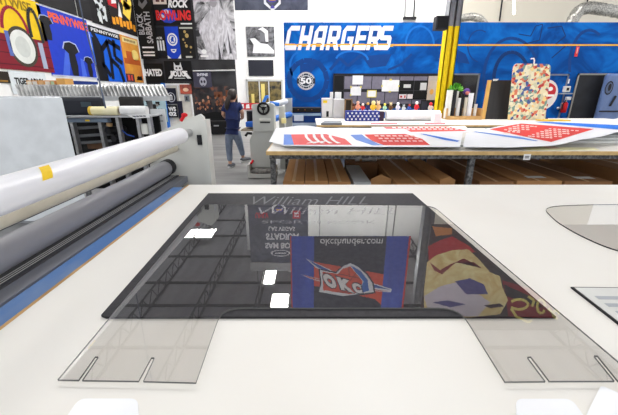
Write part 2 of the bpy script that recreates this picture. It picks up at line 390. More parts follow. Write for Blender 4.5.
# blue cylinder-like locker past the doorway
Q = back(603, 73.5, 626, 119, YW-.4)
t = thing('steel_locker', 'pale blue grey steel locker with a round dark emblem beside the dark doorway', 'locker', (Q(.5, 0).x, YW-.2, 0))
x0, x1, zt_ = Q(0, 0).x, Q(1, 0).x, Q(0, 1).z
MB(mat('locker_paint', (104, 128, 176), (92, 114, 160), scale=3, rough=.35)).box((x0, YW-.4, 0), (x1, YW-.2, zt_)).build('locker_body', t, bevel=.08)
Ql = Frame((x0, YW-.4, 0), (1, 0, 0), (0, 0, 1), x1-x0, zt_)
mb = MB(DARK)
def luv(x, y): q = A(x, y, YW-.4); return ((q.x-x0)/(x1-x0), q.z/zt_)
cu, cv = luv(609, 88); r1 = luv(613, 88)[0]-cu; r2 = luv(609, 81)[1]-cv
shape(mb, Ql, [circ(cu, cv, r1, r2)], DARK, .004); shape(mb, Ql, [circ(cu, cv, r1*.8, r2*.8)], P((90, 104, 134)), .006); shape(mb, Ql, [circ(cu+r1*.1, cv+.01, r1*.4, r2*.55, 9)], DARK, .008)
mb.build('emblem', t)
mb = MB(DARK); mb.prism([Ql(u, v, .0) for u, v in rect(.0, luv(609, 112)[1], 1, luv(609, 110.6)[1])], Ql.n*.02); mb.build('locker_groove', t)
mb = MB(DARK); a = A(613, 101, YW-.43); mb.tube([a+V((.05, 0, .16)), a-V((.05, 0, .16))], .03, 8); mb.build('locker_handle', t)
# fire extinguisher, intercom, tag, sticker
a = A(564.5, 106, YW-.16)
t = thing('fire_extinguisher', 'red fire extinguisher hung on the blue wall below the small white box', 'fire extinguisher', (a.x, a.y, a.z-.22))
MB(P((196, 26, 30))).tube([a+V((0, 0, -.22)), a+V((0, 0, -.2)), a+V((0, 0, .08)), a+V((0, 0, .14))], [.06, .085, .085, .035], 14).build('tank', t)
mb = MB(LGREY); mb.tube([a+V((0, 0, .14)), a+V((0, 0, .2))], .035, 10); mb.box((a.x-.02, a.y-.09, a.z+.2), (a.x+.1, a.y+.03, a.z+.3)); mb.build('valve', t)
MB(BLACK).tube([a+V((-.03, -.05, .2)), a+V((-.11, -.05, .05)), a+V((-.1, -.06, -.12))], .016, 8).build('hose', t)
MB(GREY).box((a.x-.06, a.y+.05, a.z-.1), (a.x+.06, YW-.012, a.z+.1)).build('bracket', t)
a = A(567, 89, YW-.1)
t = thing('intercom_box', 'small white control box mounted on the blue wall above the red extinguisher', 'control box', (a.x, a.y, a.z-.1))
MB(P((224, 222, 216))).box((a.x-.1, YW-.14, a.z-.1), (a.x+.1, YW-.012, a.z+.09)).build('housing', t, bevel=.02)
MB(DARK).box((a.x-.04, YW-.15, a.z-.05), (a.x+.04, YW-.14, a.z+.04)).build('screen', t)
a1, a2 = A(559.5, 93.6, YW-.1), A(572, 93.6, YW-.1)
tag(MB(P((160, 170, 186))).box((a1.x, YW-.15, a1.z-.02), (a2.x, YW-.012, a1.z+.02)).build('wall_ledge'), 'narrow grey ledge on the blue wall right under the white control box', 'ledge')
poster('wall_sticker', 'tiny white sticker on the blue wall above the white control box', 'sticker', back(566, 79, 569.5, 83.5, YW-.02), WHITE)
poster('hanging_tag', 'red hanging tag below the gold stripe at the right of the blue wall', 'tag', back(575.6, 46.5, 578.4, 56.5, YW-.02), P((214, 60, 60)), draw=lambda mb, s: shape(mb, s, [rect(.3, .3, .7, .9)], P((240, 170, 170)), .004))
# flexible silver ducts over the partition
foil = mat('crinkled_foil_duct', (196, 194, 188), (120, 120, 118), scale=22, rough=.3, metal=.5, bump=.6)
def flex(pts, r, label):
    q = [A(x, y, 13.6) for x, y in pts]; mb = MB(foil); P_ = []; R = []
    for i in range(len(q)-1):
        for k in range(10): P_.append(q[i].lerp(q[i+1], k/10)); R.append(r*(1.08 if (k % 2) else .92))
    mb.tube(P_, R, 14); tag(mb.build('flexible_duct'), label, 'duct')
flex([(570, 28), (574, 17), (580, 9.5), (590, 7.6), (604, 9.5), (640, 16)], .19, 'silver flexible duct bending over the top of the blue wall at far right')
flex([(452, 24), (460, 18.5), (472, 16.6), (480, 19), (486, 26)], .13, 'small silver flexible duct arching over the blue wall beside the yellow column')
# thin hanging rods / conduit on the white rear wall
def rod(x, y0, y1, label, r=.03, m=DARK, Y=YB-.06, dx=0, cat='conduit'):
    a = A(x, y1, Y); b = A(x+dx, y0, Y); tag(MB(m).tube([a, V((b.x, Y, ZC))], r, 6).build('conduit_pipe'), label, cat)
rod(322, 0, 22, 'thin grey conduit on the white wall above the first big letters', .02, GREY)
rod(404.5, 0, 17.6, 'thick pale conduit of the pair above the last big letters', .035, P((150, 150, 150)))
rod(413.5, 0, 17.6, 'dark conduit of the pair above the last big letters', .025, DARK)
rod(499.5, 0, 21, 'dark drop rod on the cream wall above the middle of the blue wall', .03, DARK)
rod(586, 0, 8, 'dark drop rod just right of the bend in the silver duct', .025, DARK)
a = A(409.5, 18.5, YB-.1); tag(MB(DARK).box((a.x-.26, YB-.2, a.z-.03), (a.x+.26, YB-.001, a.z+.05)).build('junction_box'), 'dark junction box at the foot of the two conduits above the blue wall', 'electrical box')
a, b = A(514, 14, 13), A(519, -4, 13)
t = thing('tube_light', 'white fluorescent tube hung end on above the blue wall', 'light', a)
MB(glow('tube_glow', (255, 255, 255), 3)).tube([a, V((b.x, 13.3, b.z))], .04, 8).build('glass_tube', t)
MB(GREY).tube([V((b.x, 13.3, b.z)), V((b.x, 13.3, ZC))], .012, 6).build('hanger_rod', t)
MB(LGREY).tube([a, V((b.x, 13.3, b.z))], .015, 6).build('end_cap', t)

# ================================================================ POSTERS ON THE LEFT WALL
GL = 'posters on the left wall'
def d_dyn(mb, s):
    shape(mb, s, [rect(0, 0, 1, .46)], P((128, 22, 40)), .002)
    for k in range(3): shape(mb, s, [rect(0, .06+k*.15, 1, .075+k*.15)], P((86, 14, 30)), .003)
    shape(mb, s, [circ(.60, .32, .20, .27)], P((66, 60, 50)), .004); shape(mb, s, [circ(.60, .32, .165, .225)], P((226, 228, 224)), .005)
    shape(mb, s, [circ(.60, .32, .10, .14)], P((206, 210, 206)), .006)
    shape(mb, s, pth(arc(.56, .46, .2, .34, 10, 175, 16), .05) and [[(x, .92-y) for x, y in q] for q in pth(arc(.56, .46, .17, .36, 10, 170, 16), .04)], P((150, 24, 50)), .006)
    shape(mb, s, [[(x, .96-y) for x, y in q] for q in pth(arc(.84, .42, .08, .34, -20, 190, 16), .045)], DARK, .007)
    shape(mb, s, [rect(.83, .05, .9, .42)], P((170, 180, 205)), .005); shape(mb, s, [rect(.4, .18, .45, .5)], P((90, 110, 180)), .005)
    write(mb, s, 'PENNYWISE', (.14, .82, .86, .95), P((150, 120, 20)), bold=.03)
poster('wall_poster', 'yellow and dark red poster with a round pale disc on the left wall', 'poster', side(-30, 47, 45, 5, 72), P((240, 200, 20)), GL, draw=d_dyn)
def fig(mb, s, cx, v0, v1, w, body=P((28, 28, 34))):
    h = v1-v0
    shape(mb, s, [[(cx-w*.5, v1-.22*h), (cx-w*.35, v1-.05*h), (cx, v1), (cx+w*.4, v1-.05*h), (cx+w*.55, v1-.25*h), (cx+w*.25, v1-.35*h), (cx+w*.3, v0+.3*h), (cx+w*.2, v0), (cx-w*.2, v0), (cx-w*.25, v0+.4*h), (cx-w*.2, v1-.35*h)]], body, .006)
    shape(mb, s, [[(cx-w*.58, v1-.22*h), (cx-w*.4, v1-.02*h), (cx, v1+.03*h), (cx+w*.46, v1-.02*h), (cx+w*.63, v1-.25*h), (cx, v1-.3*h)]], P((180, 190, 220)), .004)
def d_penny(mb, s):
    shape(mb, s, [[(.2, .0), (.34, .0), (.5, .5), (.4, .52)], [(.62, 0), (.74, 0), (.72, .3), (.66, .32)]], P((70, 105, 220)), .002)
    fig(mb, s, .48, .02, .55, .3); fig(mb, s, .84, .02, .36, .2); fig(mb, s, .1, .52, .86, .22)
    write(mb, s, 'PENNYWISE', (.17, .80, .97, .94), P((240, 100, 50)), bold=.04)
    shape(mb, s, [rect(0, 0, 1, .015), rect(0, .985, 1, 1), rect(.985, 0, 1, 1)], P((210, 216, 235)), .004)
poster('wall_poster', 'blue poster with orange heading and dark figures on the left wall', 'poster', side(45, 91, 60, 11, 76), P((30, 62, 196)), GL, draw=d_penny)
def d_cracks(mb, s):
    for p in ([(.1, .9), (.3, .6), (.25, .1)], [(.3, .6), (.55, .8), (.95, .7)], [(.5, .05), (.55, .45), (.8, .3), (.9, .0)], [(.55, .45), (.5, .8)], [(.75, .85), (.7, .5), (.95, .4)], [(.1, .35), (.3, .3), (.45, .1)]):
        shape(mb, s, pth(p, .1), P((16, 18, 30)), .004)
    shape(mb, s, [rect(0, .88, 1, 1)], BLACK, .005); write(mb, s, 'PENNYWISE', (.08, .91, .95, .97), WHITE, .007)
    shape(mb, s, [rect(0, 0, .35, .3), rect(.05, .3, .25, .8)], P((14, 14, 20)), .003)
poster('wall_poster', 'blue and black cracked pattern poster with a white heading on the left wall', 'poster', side(93, 122.5, 105, 30, 81), P((14, 96, 220)), GL, draw=d_cracks)
def d_sunset(mb, s):
    shape(mb, s, [rect(.05, .4, .95, .52), rect(.2, .52, .55, .68)], P((190, 90, 40)), .003); shape(mb, s, [rect(.1, .86, .95, .97)], P((235, 215, 150)), .003)
    write(mb, s, 'OLD WAX', (.2, .885, .85, .945), P((90, 60, 30)), .006) if False else shape(mb, s, [rect(.2+.08*i, .89, .25+.08*i, .94) for i in range(8)], P((120, 90, 50)), .006)
    shape(mb, s, [rect(0, .0, .45, .18)], P((50, 40, 60)), .003); shape(mb, s, [circ(.7, .62, .2, .12, 18)], P((250, 220, 130)), .003)
    shape(mb, s, [[(.55, .05), (.95, .05), (.9, .16), (.7, .12)], circ(.72, .1, .12, .05, 10)], P((30, 26, 30)), .005); shape(mb, s, [rect(.08, .03, .2, .16), rect(.26, .03, .36, .16)], P((225, 80, 60)), .005)
poster('wall_poster', 'orange and yellow sunset coloured poster nearest the corner of the left wall', 'poster', side(123.5, 140.5, 132, 38, 82), mat('sunset_print', (236, 170, 60), (200, 110, 40), scale=1.4), GL, draw=d_sunset)
poster('wall_poster', 'plain black poster at the top of the left wall above the blue one', 'poster', side(34, 73, 60, -24, 10), P((34, 34, 36)), GL)
poster('wall_poster', 'plain dark grey narrow poster at the top of the left wall right of the cable', 'poster', side(75, 88, 80, -24, 17), P((30, 30, 33)), GL)
def d_splat(mb, s):
    for cx, cy, rx, ry in ((.5, .5, .25, .3), (.35, .75, .2, .15), (.7, .3, .2, .22), (.65, .7, .15, .2), (.45, .2, .14, .2)):
        shape(mb, s, [[(cx+rx*math.cos(a)*k, cy+ry*math.sin(a)*k) for a, k in [(i/14*6.283, .6+.4*((i*7) % 5)/4) for i in range(14)]]], P((215, 222, 224)), .004)
    for cx, cy in ((.5, .55), (.4, .4), (.62, .28)): shape(mb, s, [circ(cx, cy, .09, .06, 8)], BLACK, .006)
poster('wall_poster', 'black poster with a ragged white splash high on the left wall', 'poster', side(89, 107, 98, -20, 24), BLACK, GL, draw=d_splat)
def d_ry(mb, s):
    shape(mb, s, [rect(0, .45, .3, 1), rect(.45, .62, .6, .95)], P((190, 26, 40)), .003); shape(mb, s, [circ(.7, .72, .22, .2, 16), [(.5, .4), (.75, .3), (.9, .62), (.6, .7)]], P((245, 210, 80)), .004)
    shape(mb, s, [[(.12, .5), (.3, .55), (.32, .95), (.2, .9)], [(.3, .3), (.45, .3), (.4, .6)]], P((235, 235, 235)), .005); shape(mb, s, [circ(.72, .72, .05, .04, 8), rect(.6, .5, .66, .56)], BLACK, .006)
    shape(mb, s, [rect(.06+.13*i, .1+.03*(i % 2), .16+.13*i, .24+.03*(i % 3)) for i in range(7)], P((240, 160, 40)), .005)
poster('wall_poster', 'black poster with red, yellow and white blots high on the left wall', 'poster', side(108.5, 133.5, 120, -16, 31), P((24, 20, 22)), GL, draw=d_ry)
def d_tiger(mb, s): write(mb, s, 'TIGER ARMY', (.1, .42, .9, .72), BLACK, bold=.04)
poster('wall_sheet', 'white sheet with black capitals low on the left wall under the yellow poster', 'sheet', side(11, 47, 30, 72, 94), P((222, 228, 232)), 'sheets under the posters', draw=d_tiger)
poster('wall_sheet', 'dark sheet with a gold lower edge at the far left under the yellow poster', 'sheet', side(-20, 9.5, 5, 71.5, 83), P((40, 34, 26)), 'sheets under the posters', draw=lambda mb, s: shape(mb, s, [rect(.1, .1, .9, .25)], P((150, 110, 40)), .004))
poster('wall_sheet', 'dark blue strip sheet under the blue poster on the left wall', 'sheet', side(66, 99, 80, 81, 95), P((24, 50, 120)), 'sheets under the posters')

# ================================================================ BACK WALL POSTERS
YP = YB-.03; GB = 'posters on the back wall'
def bp(x0, y0, x1, y1, label, m, draw=None, cat='poster', name='wall_poster', group=GB, Y=YP): return poster(name, label, cat, back(x0, y0, x1, y1, Y), m, group, .012, draw)
def d_bs(mb, s):
    write(mb, s, 'BLACK', (.12, .40, .44, .74), P((190, 190, 196)), rot=True, bold=.02); write(mb, s, 'SABBATH', (.50, .26, .84, .76), P((190, 190, 196)), rot=True, bold=.02)
    shape(mb, s, [[(.3, .86), (.5, .80), (.8, .9), (.74, .96), (.5, .88), (.36, .95)]], P((120, 120, 126)), .004)
    for y in (.05, .1, .18): shape(mb, s, [rect(.18, y, .82, y+.025)], WHITE, .004)
bp(136, -4, 154.5, 59, 'tall black poster with lettering turned on its side in the wall corner', BLACK, d_bs, Y=YP-.12)
def d_rock(mb, s):
    shape(mb, s, [rect(.03, .72, .38, 1)], P((216, 200, 190)), .003); shape(mb, s, [rect(.1, .8, .2, .9), rect(.24, .8, .32, .9)], P((90, 50, 50)), .004)
    shape(mb, s, [circ(.38, .32, .24, .26, 9)], P((40, 70, 190)), .003); write(mb, s, 'ROCK', (.42, .60, .93, .88), WHITE, bold=.05, shear=.08); write(mb, s, 'BOWLING', (.06, .16, .97, .52), P((222, 50, 50)), bold=.05)
    shape(mb, s, [rect(.4, .9, .98, 1)], P((200, 40, 40)), .004); shape(mb, s, [rect(.68, .02, .98, .07)], WHITE, .004)
    shape(mb, s, [circ(.2, .28, .08, .1, 12), circ(.34, .46, .07, .08, 9)], P((200, 205, 225)), .005)
bp(153, -4, 191.5, 25, 'black poster with white and red block letters above three narrow posters', P((22, 20, 24)), d_rock)
def d_bars(mb, s):
    shape(mb, s, [rect(.1+i*.22, .25, .24+i*.22, .58) for i in range(4)], P((232, 232, 232)), .004); write(mb, s, 'BLACK', (.1, .62, .8, .7), WHITE, bold=.03); write(mb, s, 'FLAG', (.55, .14, .98, .21), WHITE, bold=.03) if False else None
bp(153, 27.5, 165.5, 58, 'narrow black poster with four white bars, leftmost of three under the block lettered one', P((26, 26, 28)), d_bars)
def d_chel(mb, s):
    shape(mb, s, [circ(.5, .6, .38, .2)], WHITE, .004); shape(mb, s, [circ(.5, .6, .28, .15)], BLUE, .005); shape(mb, s, [circ(.5, .6, .22, .12)], WHITE, .006)
    shape(mb, s, [[(.38, .52), (.5, .54), (.62, .52), (.58, .6), (.62, .68), (.48, .69), (.42, .62)], [(.36, .62), (.42, .62), (.46, .6), (.4, .57)]], BLUE, .007)
    shape(mb, s, [[(.28, .3), (.72, .3), (.66, .22), (.5, .17), (.34, .22)]], WHITE, .004); shape(mb, s, [rect(.4, .23, .6, .27)], BLUE, .005)
    shape(mb, s, [[(0, .1), (0, 0), (.25, 0)], [(1, .14), (1, 0), (.75, 0)]], WHITE, .004)
bp(166, 26.5, 179.5, 58.5, 'narrow bright blue poster with a round white lion crest', P((24, 66, 196)), d_chel)
def d_goldd(mb, s):
    for x, y, r in ((.4, .84, .09), (.52, .72, .13), (.25, .6, .07), (.42, .4, .1), (.72, .36, .08), (.35, .5, .05), (.66, .2, .04)): shape(mb, s, [circ(x, y, r, r*.55, 9)], P((186, 158, 96)), .004)
    shape(mb, s, [rect(.05, .93, .95, .98), rect(.3, .02, .75, .08)], P((190, 190, 180)), .004)
bp(180, 26.5, 194.5, 58.5, 'narrow black poster with scattered gold spots beside the crest poster', P((28, 26, 26)), d_goldd)
mono = mat('monochrome_photo', (30, 30, 34), (205, 203, 208), scale=1.5, kind='swirl', lo=.38, hi=.62, detail=6)
def d_statue(mb, s):
    pale = mat('pale_stone_print', (214, 212, 218), (128, 124, 132), scale=3.5, kind='swirl', stretch=(1.6, 1, .5), lo=.35, hi=.75)
    shape(mb, s, [[(.25, .0), (.22, .2), (.08, .45), (.12, .58), (.3, .72), (.42, .8), (.45, .97), (.6, .98), (.66, .84), (.84, .7), (.96, .45), (1, .0), (.8, 0), (.7, .3), (.6, .0)]], pale, .004)
    shape(mb, s, [[(.52, .0), (.6, 0), (.55, .3)], [(.82, .1), (.88, .1), (.8, .5)]], P((70, 68, 74)), .005); shape(mb, s, [circ(.5, .9, .09, .07, 12)], P((150, 146, 152)), .006)
    write(mb, s, 'HR', (.1, .05, .25, .14), WHITE, bold=.04) if False else shape(mb, s, [rect(.06, .04, .26, .07), circ(.16, .13, .07, .04, 8)], WHITE, .006)
bp(195.5, -4, 235, 59.5, 'large black and white photo print of a pale draped figure on the back wall', mono, d_statue)
shape_d = lambda mb, s: write(mb, s, 'HATED', (.1, .36, .94, .72), WHITE, bold=.05)
bp(143, 63.5, 163.5, 83, 'small black sign with one white word hung at the corner of the back wall', P((14, 14, 14)), shape_d, 'sign', 'wall_sign')
def d_pol(mb, s):
    shape(mb, s, [[(.34, .56), (.36, .95), (.42, .78), (.56, .78), (.6, .95), (.66, .56), (.58, .5), (.42, .5)]], P((225, 225, 225)), .004); shape(mb, s, [circ(.44, .64, .04, .05, 8), circ(.56, .64, .04, .05, 8)], BLACK, .006)
    shape(mb, s, [[(.08, .1), (.3, .5), (.4, .5), (.22, .1)], [(.95, .1), (.72, .5), (.6, .5), (.8, .1)]], WHITE, .004); write(mb, s, 'POLICE', (.2, .2, .82, .5), WHITE, bold=.05); shape(mb, s, [rect(.3, .1, .72, .14)], LGREY, .004)
bp(165, 61, 192, 80.5, 'black sign with a white horned emblem and lettering above the white door', P((18, 18, 19)), d_pol, 'sign', 'wall_sign')
def d_alien(mb, s):
    write(mb, s, 'SHYNE', (.22, .74, .82, .92), P((220, 220, 226)), bold=.04); shape(mb, s, [circ(.52, .38, .2, .3, 20)], P((170, 170, 182)), .004)
    shape(mb, s, [circ(.44, .38, .06, .1, 10), circ(.6, .38, .06, .1, 10), circ(.52, .14, .06, .03, 8)], P((50, 48, 62)), .006)
bp(193.5, 72, 211.5, 87.5, 'dark purple grey flag with a pale oval face emblem hung over the crowd mural', P((66, 64, 80)), d_alien, 'flag', 'hanging_flag', Y=YP-.15)
crowd = mat('crowd_print', (20, 19, 22), (150, 84, 50), scale=2.2, detail=8, lo=.42, hi=.68, c3=(52, 44, 44))
def d_crowd(mb, s):
    for i in range(44):
        u = .04+.92*random.random(); v = .42+.34*random.random(); k_ = .8+random.random(); shape(mb, s, [circ(u, v, .016*k_, .026*k_, 8)], (P((166, 108, 76)), P((110, 66, 48)), P((190, 140, 110)))[i % 3], .004)
    for i in range(14):
        u = .03+.94*i/14; shape(mb, s, [[(u, .2), (u+.08, .2), (u+.07, .5+.08*(i % 3)), (u+.02, .52+.06*(i % 2))]], P((30, 30, 38)) if i % 2 else P((44, 40, 42)), .003)
    shape(mb, s, [[(.05, .1), (.9, .12), (.86, .3), (.5, .36), (.12, .28)]], P((12, 12, 14)), .005); shape(mb, s, [rect(.52, .72, .72, .86), rect(.8, .72, .98, .9)], P((110, 66, 46)), .004)
    shape(mb, s, [rect(.05, .0, .1, .18), rect(.6, 0, .64, .14), rect(.3, .06, .5, .1)], P((56, 56, 60)), .006)
bp(193.5, 86, 235, 125.5, 'wide brown and black photo mural of a crowd at the foot of the back wall', crowd, d_crowd, 'mural', 'photo_mural')
a, b = A(193, 71, YB-.1), A(235, 70.2, YB-.1)
tag(MB(LGREY).tube([a, b], .03, 8).build('hanging_rail'), 'thin pale rail on the black wall above the crowd mural', 'rail')
# white door with notices, black banners next to it
Qd = back(166, 83.5, 193, 126, YB-.04); Qd = Frame((Qd.O.x, YB-.04, .0), (1, 0, 0), (0, 0, 1), Qd.w, Qd.O.z+Qd.h)
mb = MB(P((226, 222, 212))); board(mb, Qd, None, .03); o = struct('door_3', mb)
mb = MB(WHITE)
for q in (rect(0, .96, 1, 1), rect(0, 0, .05, 1), rect(.95, 0, 1, 1), rect(.5, 0, .53, .97)): mb.prism([Qd(u, v, 0) for u, v in q], Qd.n*.04)
mb.build('door_frame', o)
bp(180, 84.5, 191.5, 94, 'small orange and dark picture at the top of the white door', mat('orange_print', (200, 90, 60), (90, 50, 50), scale=3), lambda mb, s: shape(mb, s, [circ(.5, .45, .25, .2, 10)], P((236, 200, 170)), .004), 'picture', 'door_picture', 'notices on the white door', Y=YB-.1)
bp(184.5, 95.5, 189.5, 101.5, 'tiny grey notice on the white door under the orange picture', P((120, 126, 132)), lambda mb, s: shape(mb, s, [rect(.3, .2, .6, .8)], DARK, .004), 'notice', 'door_notice', 'notices on the white door', Y=YB-.1)
bp(178, 101, 183, 119.5, 'narrow navy banner hanging left of the tiny notice on the white door', P((30, 30, 50)), None, 'banner', 'hanging_banner', 'banners by the white door', Y=YB-.12)
def d_hd(mb, s):
    shape(mb, s, [circ(.5, .42, .36, .3)], P((210, 214, 222)), .004); shape(mb, s, [circ(.5, .42, .31, .26)], P((24, 26, 40)), .005)
    shape(mb, s, [[(.34, .3), (.5, .24), (.52, .36), (.62, .42), (.58, .58), (.44, .62), (.34, .5)]], P((226, 228, 232)), .006)
bp(165.5, 88, 176.5, 104, 'navy poster with a round white head emblem by the white door', P((28, 30, 46)), d_hd, group='banners by the white door', Y=YB-.14)
def d_ws(mb, s): write(mb, s, 'WS', (.16, .5, .88, .86), WHITE, bold=.05); write(mb, s, '02', (.16, .12, .88, .46), WHITE, bold=.05)
bp(167, 105, 177.5, 117.5, 'navy poster with four bold white characters under the round head emblem', P((28, 28, 36)), d_ws, group='banners by the white door', Y=YB-.14)
a = A(165.3, 104, YB-.2); tag(MB(P((40, 110, 200))).box((a.x-.06, YB-.24, 0), (a.x+.04, YB-.001, A(163, 83, YB-.2).z)).build('blue_post'), 'slim blue upright post left of the white door', 'post')
# posters on the white wall
def d_bw(mb, s):
    pale = P((226, 226, 230))
    shape(mb, s, [[(.2, .12), (.25, .4), (.12, .6), (.3, .62), (.5, .45), (.75, .42), (.98, .2), (.96, .1)], [(.42, .9), (.6, .98), (.78, .86), (.78, .5), (.68, .5), (.66, .78), (.54, .88)]], pale, .004)
    shape(mb, s, [[(.48, .5), (.66, .5), (.64, .76), (.5, .82)]], P((110, 110, 116)), .003)
bp(246.5, 26.5, 274.5, 56.5, 'black and white photo print high on the white wall beside the blue banner', mat('mono_photo_small', (34, 34, 38), (120, 120, 126), scale=3, kind='swirl'), d_bw, group='prints on the white wall')
bp(248.5, 60, 273.5, 76, 'blank black panel under the black and white photo on the white wall', P((40, 42, 52)), None, 'panel', 'wall_panel', 'prints on the white wall')
Qw = back(247, 79.5, 283, 108, YB-.02)
mb = MB(mat('window_glass_view', (70, 64, 44), (34, 36, 34), scale=3, rough=.12, c3=(120, 104, 60))); mb.prism([Qw(u, v, 0) for u, v in rect(0, 0, 1, 1)], Qw.n*.01); o = struct('window_2', mb)
mb = MB(P((200, 200, 198)))
for q in (rect(0, .94, 1, 1), rect(0, 0, 1, .06), rect(0, 0, .04, 1), rect(.96, 0, 1, 1), rect(.34, 0, .37, 1), rect(.6, 0, .63, 1)): mb.prism([Qw(u, v, .01) for u, v in q], Qw.n*.03)
mb.build('window_frame', o)
mb = MB(P((226, 206, 120)))
for q in (rect(.4, .15, .5, .85), rect(.12, .15, .2, .5)): mb.prism([Qw(u, v, .01) for u, v in q], Qw.n*.006)
mb.build('window_blind', o)
def d_sale(mb, s): shape(mb, s, [[(.05+.24*i, .15), (.22+.24*i, .2), (.2+.24*i, .85), (.08+.24*i, .75)] for i in range(4)], WHITE, .004)
bp(239, 103, 262, 109.5, 'red strip sign with white marks low on the white wall behind the woman', P((196, 40, 50)), d_sale, 'sign', 'strip_sign', None, Y=YB-.15)

# stadium banner hanging from the ceiling
YS = 10.7
b0, b1 = A(235, 10.3, YS), A(308, 10.3, YS); zt_ = M(268, 262, YS).z
Sb = Frame((b0.x, YS, b0.z), (1, 0, 0), (0, 0, 1), b1.x-b0.x, zt_-b0.z)
t = thing('stadium_banner', 'dark grey hanging banner with a white bracketed crest at its bottom edge, top centre', 'banner', Sb(.5, 0))
mb = MB(); board(mb, Sb, mat('grey_banner_cloth', (62, 66, 82), (88, 92, 108), scale=1.6, kind='swirl', rough=.6), .012)
write(mb, Sb, 'SAM BOYD', (.26, .66, .86, .76), WHITE, bold=.04); write(mb, Sb, 'STADIUM', (.28, .50, .84, .61), WHITE, bold=.04); write(mb, Sb, 'LAS VEGAS', (.33, .39, .78, .46), WHITE, bold=.03)
for r in (1, .84): shape(mb, Sb, [circ(.52, .84, .17*r, .055*r)], WHITE if r == 1 else P((70, 74, 92)), .004 if r == 1 else .005)
shape(mb, Sb, [rect(.42, .83, .62, .85), rect(.47, .88, .57, .9)], WHITE, .007)
shape(mb, Sb, [[(.4, .17), (.4, .07), (.5, .0), (.53, .0), (.63, .07), (.63, .17), (.6, .17), (.6, .09), (.53, .03), (.5, .03), (.43, .09), (.43, .17)]], WHITE, .005)
shape(mb, Sb, [circ(.515, .12, .07, .035, 16)], P((90, 80, 170)), .004); shape(mb, Sb, [rect(.47, .105, .56, .13)], GOLD, .006); shape(mb, Sb, [[(.48, .02), (.515, .06), (.55, .02)]], P((90, 80, 170)), .006)
write(mb, Sb, 'UNLV', (.12, .16, .34, .25), P((214, 50, 64)), bold=.05); shape(mb, Sb, [rect(.74, .13, .87, .26)], P((214, 50, 64)), .004); shape(mb, Sb, [rect(.77, .16, .84, .19), rect(.77, .21, .84, .23)], WHITE, .006)
mb.build('banner_cloth', t)
MB(P((150, 150, 152))).box((b0.x-.03, YS-.05, zt_), (b1.x+.03, YS+.06, zt_+.32)).build('header_bar', t)
for u in (.1, .9): q = Sb(u, 1); MB(steel).tube([(q.x, YS, zt_+.3), (q.x, YS, ZC)], .012, 6).build('hanging_wire', t)

# blue team banner (seen mirrored in the sheet)
YO = 7.5
q0, q1 = M(290, 236, YO), M(411, 236, YO); zt_ = M(350, 309, YO).z
So = Frame((q0.x, YO, q0.z), (1, 0, 0), (0, 0, 1), q1.x-q0.x, zt_-q0.z)
t = thing('team_banner', 'blue and charcoal basketball banner with orange band, seen mirrored in the clear sheet', 'banner', So(.5, 0))
mb = MB(); board(mb, So, mat('royal_blue_cloth', (30, 64, 168), (38, 78, 190), scale=1.2, stretch=(3, 1, .4), rough=.6), .012)
nav = P((34, 38, 58)); shape(mb, So, [rect(.2, 0, .8, 1)], nav, .002); shape(mb, So, [rect(0, 0, .01, 1), rect(.985, 0, 1, 1)], P((220, 60, 50)), .004)
org = P((226, 78, 44)); shape(mb, So, [[(.2, .33), (.8, .50), (.8, .93), (.74, .85), (.2, .66)]], org, .003)
shape(mb, So, [[(.2, .33), (.34, .4), (.34, .62), (.2, .66)]], org, .0035)
write(mb, So, 'okcthunder.com', (.25, .03, .77, .12), WHITE, .006, bold=.012)
lt = P((232, 236, 242)); bb = P((40, 110, 200))
def bu(x, y):                    # zoom pixel of the mirrored banner -> uv
    return ((x-20)/(570-20), (y-38)/(378-38))
def lay(pts, m, d): shape(mb, So, [[bu(*p) for p in pts]], m, d)
lay([(92, 136), (215, 190), (205, 208), (140, 178)], lt, .005); lay([(100, 141), (205, 190), (200, 200), (150, 176)], P((30, 90, 180)), .006)
lay([(68, 208), (170, 232), (176, 246), (110, 228)], lt, .005); lay([(78, 211), (165, 234), (168, 240), (112, 226)], org, .006)
lay([(400, 246), (505, 278), (502, 294), (398, 284)], lt, .005); lay([(405, 252), (498, 281), (404, 268)], P((30, 90, 180)), .006); lay([(405, 276), (498, 290), (404, 282)], org, .006)
lay([(300, 150), (340, 168), (385, 205), (415, 245), (428, 298), (380, 306), (270, 318), (148, 296), (160, 250), (150, 180), (232, 196), (262, 168)], P((20, 30, 60)), .007)
lay([(300, 156), (338, 174), (378, 208), (408, 248), (420, 292), (270, 312), (154, 291), (166, 250), (158, 186), (234, 203), (264, 172)], lt, .008)
lay([(300, 166), (350, 192), (385, 232), (396, 286), (350, 296), (366, 240), (330, 200)], bb, .009)
lay([(300, 170), (262, 184), (244, 206), (170, 195), (175, 282), (300, 302), (350, 294), (362, 240), (330, 204)], org, .0095)
for p in ([(292, 172), (298, 220)], [(330, 200), (300, 240)], [(248, 206), (350, 226)], [(240, 290), (300, 296)]): shape(mb, So, [[bu(*q) for q in r] for r in pth(p, 3)], P((120, 40, 40)), .0105)
def rev(u, v): return So(u, v, .013)
